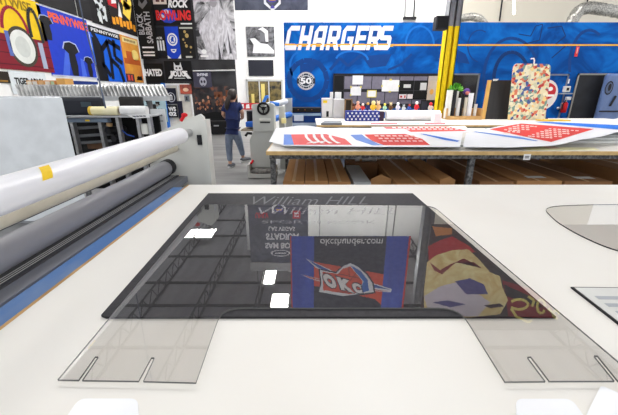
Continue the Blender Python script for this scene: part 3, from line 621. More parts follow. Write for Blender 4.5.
# letters O K C lean along the shield
for ch, bx, bold_, m_, dd in [(c_, b_, w_, q_, e_) for w_, q_, e_ in ((.15, P((20, 30, 60)), .011), (.08, WHITE, .013)) for c_, b_ in (('O', [(162, 198), (222, 214), (246, 280), (190, 264)]), ('K', [(234, 216), (304, 238), (326, 296), (262, 280)]), ('C', [(304, 242), (352, 254), (368, 300), (328, 296)]))]:
    vs, fs = glyphs(ch, bold_); tl, tr, br, bl = bx; out = []
    for a, b in vs:                # the mirrored logo reads upright, so the banner carries it turned over
        x_t, y_t = tl[0]+(tr[0]-tl[0])*a, tl[1]+(tr[1]-tl[1])*a; x_b, y_b = bl[0]+(br[0]-bl[0])*a, bl[1]+(br[1]-bl[1])*a
        out.append(So(*bu(x_b+(x_t-x_b)*b+(a-.5)*(9 if dd < .012 else 0), y_b+(y_t-y_b)*b-(b-.5)*(9 if dd < .012 else 0)), dd))
    mb.add(out, fs, m_)
mb.build('banner_cloth', t)
MB(BLACK).tube([So(-.01, 1.0), So(1.01, 1.0)], .03, 8).build('top_pole', t)
for u in (.1, .9): q = So(u, 1); MB(steel).tube([q, V((q.x, YO, ZC))], .012, 6).build('hanging_wire', t)

# dark print with abstract shapes to the right of the column (seen mirrored)
YMm = 8.75
q0, q1 = M(430, 224, YMm), M(560, 224, YMm)
w_ = (560-430)/F*YMm*1.05
Sm = Frame((M(427, 260, YMm).x, YMm, M(430, 224, YMm).z), (1, 0, 0), (0, 0, 1), M(600, 318, YMm).x-M(427, 260, YMm).x, 7.45-M(430, 224, YMm).z)
t = thing('mesh_banner', 'dark red and cream abstract banner, seen mirrored at the right of the clear sheet', 'banner', Sm(.5, 0))
mb = MB(); board(mb, Sm, mat('maroon_print', (58, 14, 24), (22, 20, 28), scale=.9, kind='swirl', lo=.4, hi=.6), .012)
def mu(x, y):
    q = M(x, y, YMm); return ((q.x-Sm.O.x)/Sm.w, (q.z-Sm.O.z)/Sm.h)
def mlay(pts, m, d): shape(mb, Sm, [[mu(*p) for p in pts]], m, d)
cream_p = mat('cream_print', (250, 236, 170), (226, 190, 110), scale=1.6, kind='swirl'); vio = P((90, 84, 150))
mlay([(428, 246), (440, 240), (452, 236), (470, 246), (476, 252), (440, 254), (429, 262)], P((196, 34, 44)), .003)
mlay([(432, 226), (452, 228), (452, 234), (436, 236)], P((220, 140, 60)), .003)
mlay([(427, 262), (436, 255), (452, 250), (468, 249), (478, 258), (490, 272), (500, 276), (502, 286), (508, 300), (500, 314), (470, 317), (440, 316), (424, 312), (424, 290)], cream_p, .004)
mlay([(424, 296), (440, 286), (456, 282), (476, 292), (490, 302), (478, 316), (430, 317)], P((226, 216, 226)), .005)
mlay([(430, 262), (440, 270), (450, 264), (464, 258), (482, 268), (474, 262), (456, 262), (442, 274), (434, 270)], P((150, 30, 36)), .006)
mlay([(455, 281), (470, 278), (484, 284), (488, 294), (466, 294)], vio, .006); mlay([(432, 302), (448, 300), (466, 304), (450, 307)], vio, .007); mlay([(484, 305), (500, 303), (504, 306), (490, 308)], P((70, 40, 60)), .007)
mlay([(502, 280), (530, 288), (548, 302), (560, 318), (508, 316), (506, 296)], P((150, 22, 36)), .003); mlay([(504, 284), (530, 296), (544, 308), (506, 296)], P((20, 20, 26)), .004)
for p in (arc(519, 304, 9, 5, -150, 150, 12), [(511, 308), (516, 316), (528, 322), (532, 320)], [(528, 296), (534, 300), (532, 306)], arc(541, 306, 4, 7, 0, 330, 12), [(548, 308), (556, 316)], arc(556, 314, 3, 4, 0, 300, 8)):
    shape(mb, Sm, [[mu(*q) for q in r] for r in pth(p, 2.6)], P((252, 236, 130)), .008)
mb.build('banner_cloth', t)
MB(BLACK).tube([Sm(0, 1), Sm(1, 1)], .03, 8).build('top_pole', t)
for u in (.1, .9): q = Sm(u, 1); MB(steel).tube([q, V((q.x, YMm, ZC))], .012, 6).build('hanging_wire', t)

# ================================================================ FLATBED TABLE IN FRONT
tan = mat('tan_edge_wood', (206, 164, 104), (186, 142, 84), scale=9, rough=.6)
topm = mat('cream_white_board', (241, 238, 232), (238, 234, 227), scale=1.4, rough=.45)
bluet = mat('worn_blue_bed', (66, 116, 180), (138, 156, 182), scale=5, rough=.45, detail=8, stretch=(1, .35, 1), lo=.42, hi=.75)
t = thing('flatbed_table', 'large flatbed work table with a worn blue bed under the white board', 'table', (.6, 1.4, 0))
MB(bluet).box((-1.045, .18, .86), (2.9, 2.46, .935)).build('bed', t, bevel=.005)
mb = MB(P((205, 206, 204))); mb.box((-.9, .3, .1), (2.8, 2.3, .86)); mb.build('cabinet', t)
for X, Y in ((-.8, .4), (-.8, 2.2), (2.7, .4), (2.7, 2.2)): MB(DARK).tube([(X, Y, 0), (X, Y, .1)], .05, 12).build('foot', t)
xl = G(0, 330.5, ZT).x
mb = MB(topm); mb.box((xl, .2, .935), (2.88, 2.475, ZT))
mb.add([(xl, .2, .935), (xl, 2.475, .935), (xl, 2.475, ZT), (xl, .2, ZT)], [(0, 1, 2, 3)])
o = tag(mb.build('tabletop_board'), 'big cream white board with a tan wood edge lying on the blue flatbed', 'board')
MB(tan).box((xl-.014, .2, .936), (xl-.0003, 2.475, ZT+.0005)).build('edge_strip', o)

# ---------------------------------------------------------------- roller gantry
alu = mat('cream_grey_enamel', (218, 218, 212), (210, 210, 204), rough=.4, scale=3)
t = thing('roll_laminator', 'pale grey roller gantry with rollers along the left side of the flatbed table', 'laminator', (-1.15, 1.5, 0))
YF = 2.80; RX, RZ, RR = -.99, 1.307, .059
pl = [A(x, y, YF) for x, y in ((150, 137), (171, 126.5), (199.5, 114.2), (203.2, 117.5), (208, 190), (208, 260), (150, 260))]
mb = MB(alu); mb.prism(pl, (0, .05, 0)); mb.box((pl[3].x-.03, YF-.012, .0), (pl[3].x+.02, YF+.12, pl[3].z-.02))
mb.box((pl[6].x, YF, 0), (pl[4].x, YF+.05, pl[5].z+.02)); ep = mb.build('end_plate', t)
MB(DARK).box(A(197.7, 145, YF-.02)[:], (A(201.2, 135, YF-.02).x, YF-.012, A(201, 135, YF-.02).z)).build('slot', ep)
a = A(180, 179.5, YF-.004); mb = MB(YELLOW); mb.prism([a+V((-.038, 0, -.03)), a+V((.038, 0, -.03)), a+V((0, 0, .035))], (0, .004, 0)); mb.prism([a+V((-.012, -.001, -.018)), a+V((.012, -.001, -.018)), a+V((.001, -.001, .015))], (0, .001, 0), BLACK); mb.build('warning_sticker', ep)
for x, y in ((175, 170), (190, 134)): a = A(x, y, YF-.01); MB(GREY).ball(a, .01).build('bolt', ep)
a = A(184.5, 115, YF+.02); mb = MB(P((220, 30, 40))); mb.tube([A(181, 121, YF+.02), a], .014, 8); mb.ball(a, (.026, .02, .018)); mb.build('emergency_lever', t)
mb = MB(alu); mb.prism([(q.x, .1, q.z) for q in pl], (0, .05, 0)); mb.box((pl[6].x, .1, 0), (pl[4].x, .15, pl[5].z+.02)); mb.build('end_plate', t)
grey_r = mat('grey_rubber_roller', (150, 150, 157), (138, 138, 145), rough=.4, scale=3, stretch=(1, .2, 1))
MB(grey_r).tube([(-1.2, .16, 1.022), (-1.2, YF-.08, 1.022)], .062, 32).build('pressure_roller', t)
MB(DARK).tube([(-1.2, YF-.08, 1.022), (-1.2, YF, 1.022)], .066, 20).build('roller_bearing', t)
MB(mat('cream_tube', (212, 204, 186), (200, 192, 172), rough=.4)).tube([(-1.12, .16, 1.181), (-1.12, YF-.02, 1.181)], .03, 18).build('guide_tube', t)
mb = MB(P((74, 74, 78))); mb.box((-1.30, .16, .89), (-1.125, YF, .948)); mb.build('side_rail', t)
mb = MB(P((206, 206, 206)))
for X in (-1.172, -1.158, -1.144): MB(P((206, 206, 206))).tube([(X, .16, .9505), (X, YF-.01, .9505)], .0016, 6).build('guide_wire', t)
MB(mat('worn_grey_plate', (128, 130, 138), (112, 114, 122), scale=4, stretch=(1, .2, 1), rough=.4)).box((-1.125, .16, .89), (-1.05, YF, .94)).build('feed_plate', t)
MB(mat('dark_gap', (70, 70, 72), (60, 60, 62))).tube([(-1.34, .16, 1.09), (-1.34, YF, 1.09)], .035, 16).build('rear_roller', t)
MB(SILVER).tube([(RX, .15, RZ), (RX, YF, RZ)], .030, 20).build('roll_shaft', t)
MB(alu).box((-1.34, .16, .1), (-1.28, YF, .89)).build('rear_panel', t)
a = thing('film_roll', 'thick glossy white roll of film on the gantry shaft with a yellow tape mark', 'roll', (RX, 1.4, RZ-RR))
mb = MB(mat('white_film', (238, 238, 242), (232, 232, 237), rough=.28, scale=2)); 
vs = []; n_ = 48; prof = ((.17, RR), (YF-.2, RR), (YF-.2, .0312), (.17, .0312))
for Yk_, rk in prof:
    for j in range(n_): vs.append((RX+rk*math.cos(6.28318*j/n_), Yk_, RZ+rk*math.sin(6.28318*j/n_)))
for p_ in range(4): mb.add([vs[p_*n_+j] for j in range(n_)]+[vs[((p_+1) % 4)*n_+j] for j in range(n_)], [((j+1) % n_, j, n_+j, n_+(j+1) % n_) for j in range(n_)], None, p_ in (0, 2))
mb.build('film', a)
# yellow tape wrapped over the near top of the roll
yy = None
for k in range(200):
    Yk = .6+k*.01; q = V((RX+RR*math.cos(math.radians(35)), Yk, RZ+RR*math.sin(math.radians(35))))
    d = q-V((0, 0, EYE)); xx = 309+F*d.x/(d.y*CP-d.z*SP)
    if xx > 38: yy = Yk; break
mb = MB(YELLOW); vs = []
for i in range(9):
    th = math.radians(20+i*7); c_ = RR+.001
    for k, dy in enumerate((0, .05)): vs.append((RX+c_*math.cos(th), yy+dy+i*.006, RZ+c_*math.sin(th)))
mb.add(vs, [(2*i, 2*i+1, 2*i+3, 2*i+2) for i in range(8)]); mb.build('tape_mark', a)

# ---------------------------------------------------------------- sheets on the table
foam = mat('black_foam_board', (55, 54, 58), (44, 43, 47), scale=60, rough=.55, spec=.22)
z = ZT+.0005
pts = [G(x, y, z) for x, y in ((208.5, 194.3), (412.5, 194.3), (555.5, 318.6), (106, 318.8), (101.5, 317))]
tag(MB(foam).prism(pts, (0, 0, .008), None, P((34, 33, 36))).build('foam_board'), 'black square foam board lying under the big clear acrylic sheet', 'foam board')
clear = sheet_glass('clear_acrylic', 3.0, (1, .995, .988)); edge = P((104, 104, 102))
z = ZT+.0095
def rounded(pts, rad):
    out = []; n = len(pts)
    for i, p in enumerate(pts):
        r = rad.get(i, 0)
        if not r: out.append(p); continue
        a, b = (pts[i-1]-p), (pts[(i+1) % n]-p); a, b = p+a.normalized()*r, p+b.normalized()*r
        for k in range(9):
            t_ = k/8; out.append(a*(1-t_)**2+p*2*t_*(1-t_)+b*t_**2)
    return out
o_px = [(204.5, 205), (433, 206.5), (641, 382.4), (617.5, 382.3), (597, 357), (593.5, 357), (614, 382.3), (549, 382.5), (530.5, 358), (527, 358.3), (545, 382.7), (504.5, 383), (459, 309), (222, 309), (196, 384), (143.5, 382.6), (154.5, 359), (151.5, 359), (138.8, 382.4), (82.5, 381.6), (98.5, 358), (95.5, 358), (79, 381.4), (58, 381)]
pts = rounded([G(x, y, z) for x, y in o_px], {0: .05, 1: .07, 12: .07, 13: .07})
mb = MB(clear); mb.prism(pts, (0, 0, .005), clear, edge)
o = tag(mb.build('sneeze_guard'), 'large clear acrylic screen with two slotted feet lying flat on the black board', 'acrylic screen')
def ontop(x, y): return G(x, y, z+.0055)
mb = MB(mat('frosted_print', (214, 214, 220), (196, 196, 204), rough=.6))
def wrt(txt, x0, y0, x1, y1, sh, bold=.0):
    text(mb, lambda u, v: ontop(x0+(x1-x0)*u, y1+(y0-y1)*v), txt, (0, 0, 1, 1), None, bold=bold, shear=sh)
wrt('William HILL', 256, 207.5, 400, 214, .03, -.012); wrt('SPORTS BOOK', 262, 220.5, 376, 223.5, 0, -.01)
frost = bpy.data.materials.new('frosted_ink'); frost.use_nodes = True
b_ = frost.node_tree.nodes['Principled BSDF']; b_.inputs['Base Color'].default_value = lin((226, 226, 232)); b_.inputs['Alpha'].default_value = .26
mb.m = [frost]; mb.build('lettering', o)
mb = MB(mat('reflected_text_grey', (94, 94, 99), (86, 86, 91))); zf = ZT+.0095  # faint reflection of the lettering, painted onto the dark board band
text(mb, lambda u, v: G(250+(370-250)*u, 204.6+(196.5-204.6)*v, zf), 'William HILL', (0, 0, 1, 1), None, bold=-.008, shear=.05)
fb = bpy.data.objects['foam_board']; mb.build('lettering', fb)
# oval acrylic, framed papers, white cards
def spline(p, k=6):
    n = len(p); out = []
    for i in range(n):
        a, b, c, d = p[i-1], p[i], p[(i+1) % n], p[(i+2) % n]
        for j in range(k): t_ = j/k; out.append(.5*(2*b+(c-a)*t_+(2*a-5*b+4*c-d)*t_*t_+(3*b-a-3*c+d)*t_**3))
    return out
z = ZT+.001
ctr = G(608, 226, z)
e = [(546, 211), (547.5, 208.8), (556, 206.8), (580, 205.6), (618, 205), (680, 206.5), (730, 213), (765, 232), (760, 256), (720, 266), (670, 262), (618, 251.5), (585, 238.5), (560, 224.5), (549, 215)]
tag(MB(clear).prism(spline([G(x, y, z) for x, y in e]), (0, 0, .006), clear, P((30, 30, 32))).build('acrylic_sheet'), 'rounded clear acrylic panel lying on the table by the right edge', 'acrylic panel')
p0, p1, p3 = G(570.5, 288, z), G(618, 325, z), G(700, 289.6, z)
p1 = p0+(p1-p0)*2.3; pts = [p0, p3, p1+p3-p0, p1]
t_ = tag(MB(P((30, 30, 32))).prism(pts, (0, 0, .005)).build('framed_print'), 'black edged panel with printed paper under film, right of the clear screen', 'panel')
q = [p0+(p3-p0)*a+(p1-p0)*b+V((0, 0, .0052)) for a, b in ((.016, .016), (.984, .016), (.984, .984), (.016, .984))]
MB(P((222, 222, 218))).prism(q, (0, 0, .002)).build('paper', t_)
mb = MB(P((176, 180, 186)))
for k in range(9): b0 = .13+k*.09; mb.prism([p0+(p3-p0)*a+(p1-p0)*b+V((0, 0, .0073)) for a, b in ((.08, b0), (.92-.2*(k % 3 == 2), b0), (.92-.2*(k % 3 == 2), b0+.04), (.08, b0+.04))], (0, 0, .0006))
mb.build('printed_lines', t_)
cardm = mat('glossy_white_card', (246, 247, 250), (243, 244, 248), rough=.3)
def card(px, rad, label):
    pts = rounded([G(x, y, ZT+.001) for x, y in px], rad); tag(MB(cardm).prism(pts, (0, 0, .004)).build('white_card'), label, 'card', 'white cards on the table')
card([(79.5, 399.8), (138, 399.8), (140, 440), (52, 440)], {0: .018, 1: .018}, 'white rounded card at the near left of the table below the left foot')
card([(515.5, 400), (571, 400), (600, 440), (518, 440)], {0: .018, 1: .018}, 'white rounded card at the near right of the table')
card([(600.5, 386.5), (660, 412), (660, 450), (582, 424)], {0: .01}, 'tilted white card in the near right corner of the table')

# ================================================================ FAR TABLES
Yt0, Yt1, zt = 4.24, 7.2, .915
woodtop = mat('white_table_laminate', (226, 222, 214), (218, 214, 206), scale=2, rough=.45)
ply = mat('plywood_edge', (222, 188, 128), (204, 168, 108), scale=12, rough=.6)
mott = mat('mottled_grey_steel', (60, 60, 62), (140, 140, 140), scale=26, rough=.45, metal=.3, lo=.4, hi=.7)
xl1 = G(268, 150, zt).x; xr1 = 6.6
t = thing('packing_table', 'long packing table with plywood edge and mottled steel legs behind the flatbed', 'table', (2.5, 5.8, 0))
MB(woodtop).box((xl1, Yt0+.003, zt-.045), (xr1, Yt1, zt)).build('table_top', t)
MB(ply).box((xl1-.004, Yt0-.012, zt-.05), (xr1, Yt0+.002, zt-.002)).build('front_edge', t); MB(ply).box((xl1-.014, Yt0-.012, zt-.05), (xl1-.002, Yt1, zt-.002)).build('side_edge', t)
mb = MB(mott); mb.box((xl1+.02, Yt0+.05, zt-.11), (xr1-.05, Yt0+.1, zt-.052)); mb.box((xl1+.02, Yt1-.1, zt-.11), (xr1-.05, Yt1-.05, zt-.052)); mb.box((xl1+.02, Yt0+.1, zt-.11), (xl1+.07, Yt1-.1, zt-.052)); mb.build('apron', t)
for X in (xl1+.06, 2.14, 4.6, 6.45):
    for Y in (Yt0+.1, Yt1-.12): MB(mott).box((X-.035, Y-.035, 0), (X+.035, Y+.035, zt-.11)).build('leg', t)
a = G(528, 155, zt-.03); Q = Frame((A(524, 155, Yt0-.014).x, Yt0-.014, A(527, 160, Yt0-.014).z), (1, 0, 0), (0, 0, 1), .09, .075)
mb = MB(WHITE); board(mb, Q, None, .003); shape(mb, Q, [rect(.2, .3, .8, .45), rect(.2, .55, .8, .7)], P((90, 90, 100)), .001); mb.build('label_sticker', t)

class Patch:                     # a sheet between a front and a back edge line, print laid on it where the photo shows it
    def __init__(s, fr, bk, n=24):
        s.fr = [G(*p) for p in fr]; s.bk = [G(*p) for p in bk]; s.n = n; vs = []; fs = []
        for i in range(n+1):
            for j in range(7): vs.append(s.at(i/n, j/6))
        for i in range(n):
            for j in range(6): fs.append((i*7+j, (i+1)*7+j, (i+1)*7+j+1, i*7+j+1))
        s.vs, s.fs = vs, fs; s.b = BVHTree.FromPolygons(vs, fs)
    def line(s, P_, u):
        k = u*(len(P_)-1); i = min(int(k), len(P_)-2); f = k-i; f2 = f*f*(3-2*f); q = P_[i].lerp(P_[i+1], f); q.z = P_[i].z+(P_[i+1].z-P_[i].z)*f2; return q
    def at(s, u, v): return s.line(s.fr, u).lerp(s.line(s.bk, u), v)
    def hit(s, x, y, lift=.003):
        d = ray(x, y); h = s.b.ray_cast(V((0, 0, EYE)), d.normalized())
        if h[0] is None:
            h = s.b.find_nearest(G(x, y, zt+.05))
        return h[0]+V((0, 0, lift))
    def body(s, mb, m):
        n0 = len(s.vs); mb.add([q for q in s.vs], s.fs, m, True); mb.add([q-V((0, 0, .004)) for q in s.vs], [f[::-1] for f in s.fs], m, True)
    def quad(s, mb, c, m, lift=.004, nu=20, nv=8):
        c = [V((x, y, 0)) for x, y in c]; vs = []
        for i in range(nu+1):
            for j in range(nv+1): q = c[0].lerp(c[1], i/nu).lerp(c[3].lerp(c[2], i/nu), j/nv); vs.append(s.hit(q.x, q.y, lift))
        mb.add(vs, [(i*(nv+1)+j, (i+1)*(nv+1)+j, (i+1)*(nv+1)+j+1, i*(nv+1)+j+1) for i in range(nu) for j in range(nv)], m)
    def poly(s, mb, pts, m, lift=.003):
        fine = []
        for i in range(len(pts)):
            (x0, y0), (x1, y1) = pts[i], pts[(i+1) % len(pts)]; k = max(1, int(math.hypot(x1-x0, y1-y0)/6))
            for j in range(k): fine.append((x0+(x1-x0)*j/k, y0+(y1-y0)*j/k))
        tri = tessellate_polygon([[V((x, y, 0)) for x, y in fine]])
        mb.add([s.hit(x, y, lift) for x, y in fine], [list(t_) for t_ in tri], m)
paperw = mat('print_paper_white', (240, 241, 245), (236, 237, 241), rough=.4); pred = P((222, 66, 62)); ppink = P((232, 104, 104)); pblue = P((40, 112, 214)); plblue = P((112, 146, 220))
# stack of thin white boards the prints lie on
for k, (x0, x1, y0, y1, zz, lab) in enumerate(((A(284, 150, 4.5).x, A(480, 150, 4.5).x, 4.56, 6.0, zt, 'thin white board under the curled striped print on the packing table'),
        (A(560, 150, 4.6).x+.1, 6.2, 4.95, 6.9, zt, 'lowest white board of the stack at the right end of the packing table'),
        (A(560, 150, 4.6).x+.35, 6.25, 5.1, 6.9, zt+.03, 'second white board of the stack under the raised end of the red poster'),
        (A(560, 150, 4.6).x+.6, 6.3, 5.2, 6.8, zt+.06, 'grey topmost board of the stack under the raised end of the red poster'))):
    tag(MB(P((226, 228, 226)) if k < 3 else P((176, 180, 178))).box((x0, y0, zz+.0005), (x1, y1, zz+.029)).build('foam_sheet'), lab, 'board', 'boards on the packing table')
pa = Patch([(269, 141.5, .96), (284, 145, .955), (350, 145.6, .95), (440, 146, .95)], [(276, 128, 1.12), (303, 125.5, 1.17), (330, 128, 1.12), (404, 128.5, 1.05)])
mb = MB(paperw); pa.body(mb, None); tag(mb.build('curled_paper'), 'big white sheet with a curled back edge on the packing table', 'paper sheet')
pb = Patch([(283, 145.6, .962), (350, 146.4, .96), (420, 146.8, .96), (500, 147, .955)], [(283.5, 134, 1.0), (350, 133.5, 1.0), (420, 132.5, 1.0), (492, 130.5, .98)])
pb.fr = [q+V((0, 0, .004)) for q in pb.fr]; pb.bk = [q+V((0, 0, .004)) for q in pb.bk]; pb.__init__([(283, 145.6, .966), (350, 146.4, .964), (420, 146.8, .964), (460, 147, .962)], [(283.5, 134, 1.075), (350, 133.5, 1.07), (420, 132.5, 1.05), (463, 131.5, 1.0)])
mb = MB(paperw); pb.body(mb, None)
pb.poly(mb, [(283.5, 145), (284, 134.6), (291, 134.6), (294, 145)], plblue); pb.poly(mb, [(294, 145), (291, 134.6), (326, 134.2), (345, 139), (352, 145)], ppink)
for k in range(4): x = 303+k*8; pb.poly(mb, [(x+(1.5), 135), (x+4, 135), (x+5, 138), (x+9, 142), (x+14, 144), (x+10, 144.3), (x+4.5, 141), (x+2, 138)], WHITE, .012)
pb.poly(mb, [(350, 135), (362, 134.6), (366, 138), (378, 144), (384, 145.4), (372, 145.4), (356, 140)], plblue); pb.poly(mb, [(364, 134.6), (405, 134), (422, 139), (430, 145.2), (384, 145.4), (372, 141)], pred)
for k in range(3):
    for j in range(7): x = 374+j*6+k*4; pb.poly(mb, [(x, 136.2+k*2.6), (x+4, 136.2+k*2.6), (x+5, 137.4+k*2.6), (x+1, 137.4+k*2.6)], P((244, 196, 196)), .014)
pb.poly(mb, [(420, 134), (424, 134), (450, 139), (460, 141), (457, 142), (444, 140)], pblue)
tag(mb.build('striped_print'), 'white print with pink, red and blue stripes in front on the packing table', 'printed sheet')
pc = Patch([(378, 132.6, .925), (430, 132.5, .925), (472, 132, .925)], [(371, 126.8, .925), (420, 126.3, .925), (465, 126, .925)])
mb = MB(paperw); pc.body(mb, None); pc.poly(mb, [(392, 132.4), (383, 127), (448, 126.6), (468, 131)], pred)
for k in range(2):
    for j in range(12): x = 392+j*5.4+k*3; pc.poly(mb, [(x, 127.6+k*1.6), (x+3.6, 127.6+k*1.6), (x+4.2, 128.6+k*1.6), (x+.6, 128.6+k*1.6)], P((246, 214, 214)), .012)
tag(mb.build('red_print'), 'red printed sheet with small white lines at the back middle of the packing table', 'printed sheet')
pd = Patch([(463, 147, .962), (506, 147.4, .962), (549, 145.9, .97), (589, 138.7, 1.05), (660, 120, 1.2)], [(466, 133, 1.0), (503, 125.6, 1.03), (530, 121.6, 1.08), (590, 121.8, 1.12), (660, 112, 1.25)])
mb = MB(paperw); pd.body(mb, None)
pd.quad(mb, [(489, 129.4), (551, 142.2), (594, 129.2), (521, 123.6)], P((216, 58, 52)))
pd.quad(mb, [(533, 122.1), (622, 130.2), (624, 125.6), (546, 121.9)], P((36, 116, 220)))
pd.poly(mb, [(473, 132), (476, 131.6), (520, 137), (538, 141), (536, 141.4), (510, 137.6)], P((96, 140, 214)))
for (xa, ya, n_, m_) in ((517, 125.2, 5, 4), (549, 128.2, 7, 6), (508, 131.4, 3, 2)):
    for k in range(m_):
        for j in range(n_-(k % 2)):
            x = xa+j*4.4-k*4.2; y = ya+k*1.5+j*.35+(.5 if xa == 549 else 0); w_ = 2.4+((j*5+k*3) % 4)*.45
            pd.quad(mb, [(x, y), (x+w_, y+.25), (x+w_-.5, y+1.05), (x-.5, y+.8)], P((246, 222, 216)), .009, 2, 1)
tag(mb.build('red_poster'), 'big white and red poster with a blue stripe and white writing, bent up at right', 'poster')
film = sheet_glass('crinkled_film', 1.7, (.93, .93, .93), .12)
pe = [G(376, 147.6, zt+.015), G(440, 148, zt+.015), G(436, 149.5, zt+.004), G(384, 150, zt+.004)]
mb = MB(film); vs = []
for i in range(21):
    for j in range(5):
        q = pe[3].lerp(pe[2], i/20).lerp(pe[0].lerp(pe[1], i/20), j/4); vs.append(q+V((0, 0, .018*abs(math.sin(i*1.9+j*1.3)))))
mb.add(vs, [(i*5+j, (i+1)*5+j, (i+1)*5+j+1, i*5+j+1) for i in range(20) for j in range(4)]); tag(mb.build('plastic_film'), 'crumpled clear plastic film at the front edge of the packing table', 'film')
for (x0, y0, x1, y1, m, lab) in ((528, 147.6, 600, 150.4, P((238, 232, 190)), 'pale yellow slip of paper near the front right of the packing table'), (548, 146.6, 560, 148.6, P((228, 190, 180)), 'small pink torn scrap on the pale yellow slip')):
    q = [G(x, y, zt+.001) for x, y in ((x0, y1), (x1, y1), (x1-6, y0), (x0-6, y0))]
    if 'scrap' in lab: q = [v_+V((0, 0, .002)) for v_ in q]
    tag(MB(m).prism(q, (0, 0, .0015)).build('paper_slip'), lab, 'paper')

# cartons under the packing table
kraft = mat('kraft_cardboard', (186, 138, 88), (170, 122, 74), scale=4, rough=.75, stretch=(1, .3, 1)); kraft2 = mat('dark_kraft', (150, 106, 66), (132, 92, 56), scale=4, rough=.75); tape = mat('packing_tape', (206, 170, 120), (196, 158, 108), rough=.3)
def carton(x0, x1, y0, y1, z1, label, m=kraft, z0=0.002):
    t = thing('cardboard_carton', label, 'carton', ((x0+x1)/2, (y0+y1)/2, z0), 'cartons under the packing table')
    MB(m).box((x0, y0, z0), (x1, y1, z1)).build('carton_body', t, bevel=.006)
    xm = (x0+x1)/2; MB(tape).box((xm-.022, y0+.01, z1), (xm+.022, y1-.01, z1+.002)).build('tape_strip', t)
    mb = MB(kraft2)
    mb.box((x0+.01, y0+.012, z1), (xm-.024, y0+.02, z1+.003)); mb.build('flap_seam', t)
carton(-.36, -.065, 4.45, 6.6, .46, 'tall long brown carton under the left end of the packing table')
carton(-.055, .265, 4.45, 6.6, .465, 'long brown carton second from the left table leg')
carton(.275, .58, 4.45, 6.6, .455, 'long brown carton third from the left table leg, beside the grey sleeve')
carton(1.22, 1.80, 4.45, 6.3, .43, 'wide brown carton lying left of the middle table leg')
carton(2.36, 2.84, 4.45, 6.6, .46, 'brown carton just right of the middle table leg', kraft2)
carton(2.87, 3.5, 4.45, 6.8, .47, 'wide brown carton with a pale slip, second right of the middle leg', kraft)
carton(3.53, 4.2, 4.45, 6.8, .46, 'flat brown carton with a pale slip near the right edge of the picture', kraft2)
carton(4.75, 5.6, 4.45, 6.8, .5, 'brown carton at the far right under the packing table')
for cx, zz, lab in ((3.25, .4735, 'white address slip on the carton second right of the middle leg'), (3.95, .4635, 'white address slip on the flat carton near the right edge')):
    tag(MB(P((226, 226, 222))).box((cx-.13, 4.6, zz), (cx+.13, 4.72, zz+.0015)).build('address_slip'), lab, 'paper slip', 'address slips')
tag(MB(P((178, 180, 182))).box((.62, 4.45, .0), (.86, 5.6, .45)).build('cardboard_sleeve', bevel=.008), 'pale grey flat sleeve standing beside the third carton', 'sleeve')
q0, q1 = V((.92, 5.5, .52)), V((1.16, 5.5, .52))
t = thing('paper_roll', 'short white roll with a kraft band lying behind the wide carton', 'roll', (1.04, 5.5, .45))
MB(WHITE).tube([(.83, 5.9, .55), (1.2, 5.9, .55)], .09, 20).build('paper', t); MB(tape).tube([(.9, 5.9, .55), (.94, 5.9, .55)], .092, 20).build('band', t)
tag(MB(kraft2).box((.66, 5.72, 0.002), (1.205, 6.1, .46)).build('support_carton'), 'dark carton holding up the short white roll under the packing table', 'carton')
mb = MB(kraft)
mb.prism([(.9, 4.7, .002), (1.2, 4.7, .002), (1.2, 4.7, .43), (1.05, 4.7, .5), (.9, 4.7, .43)], (0, .02, 0)); tag(mb.build('carton_flap'), 'loose pointed cardboard flap standing between sleeve and wide carton', 'cardboard')
tag(MB(kraft).prism([(1.83, 4.5, .002), (2.04, 4.5, .002), (2.04, 4.5, .47), (1.96, 4.5, .52), (1.83, 4.5, .47)], (0, 1.6, 0)).build('open_carton'), 'narrow peaked carton left of the middle table leg', 'carton')

# back table
Y20, Y21, z2 = 7.85, 10.6, .915
x2 = G(317, 126, z2).x
t = thing('back_table', 'white back table with a wooden edge in front of the blue wall', 'table', (4, 9.3, 0))
MB(woodtop).box((x2, Y20, z2-.04), (8.6, Y21-.6, z2)).build('table_top', t); MB(ply).box((x2-.01, Y20-.012, z2-.042), (8.6, Y20-.001, z2-.002)).build('front_edge', t)
mb = MB(DARK); mb.box((x2+.05, Y20+.08, z2-.1), (8.5, Y20+.13, z2-.04)); mb.build('apron', t)
for X in (x2+.1, 2.8, 5.6, 8.5):
    for Y in (Y20+.1, Y21-.7): MB(DARK).box((X-.03, Y-.03, 0), (X+.03, Y+.03, z2-.04)).build('leg', t)
def on2(x, Y): return A(x, 118, Y).x
# grey tray, upper pale prints
mb = MB(P((120, 124, 130))); a = G(331, 123.5, z2); mb.prism([G(x, y, z2+.001) for x, y in ((321, 125), (342, 125), (341, 122.5), (325, 122.3))], (0, 0, .04)); tag(mb.build('grey_tray'), 'flat grey tool tray at the left corner of the back table', 'tray')
pf = [G(x, y, z2+.001) for x, y in ((366, 125.2), (450, 125.2), (446, 121.6), (372, 121.6))]
mb = MB(paperw); mb.prism(pf, (0, 0, .004)); 
for k, (xa, xb) in enumerate(((370, 398), (402, 420), (424, 446))): mb.prism([G(x, y, z2+.0055) for x, y in ((xa, 124.4), (xb, 124.4), (xb-1, 122.6), (xa+1, 122.6))], (0, 0, .0008), (ppink, P((160, 180, 224)), ppink)[k])
tag(mb.build('pale_print'), 'pale pink and blue printed sheet lying on the back table behind the red sheet', 'printed sheet')
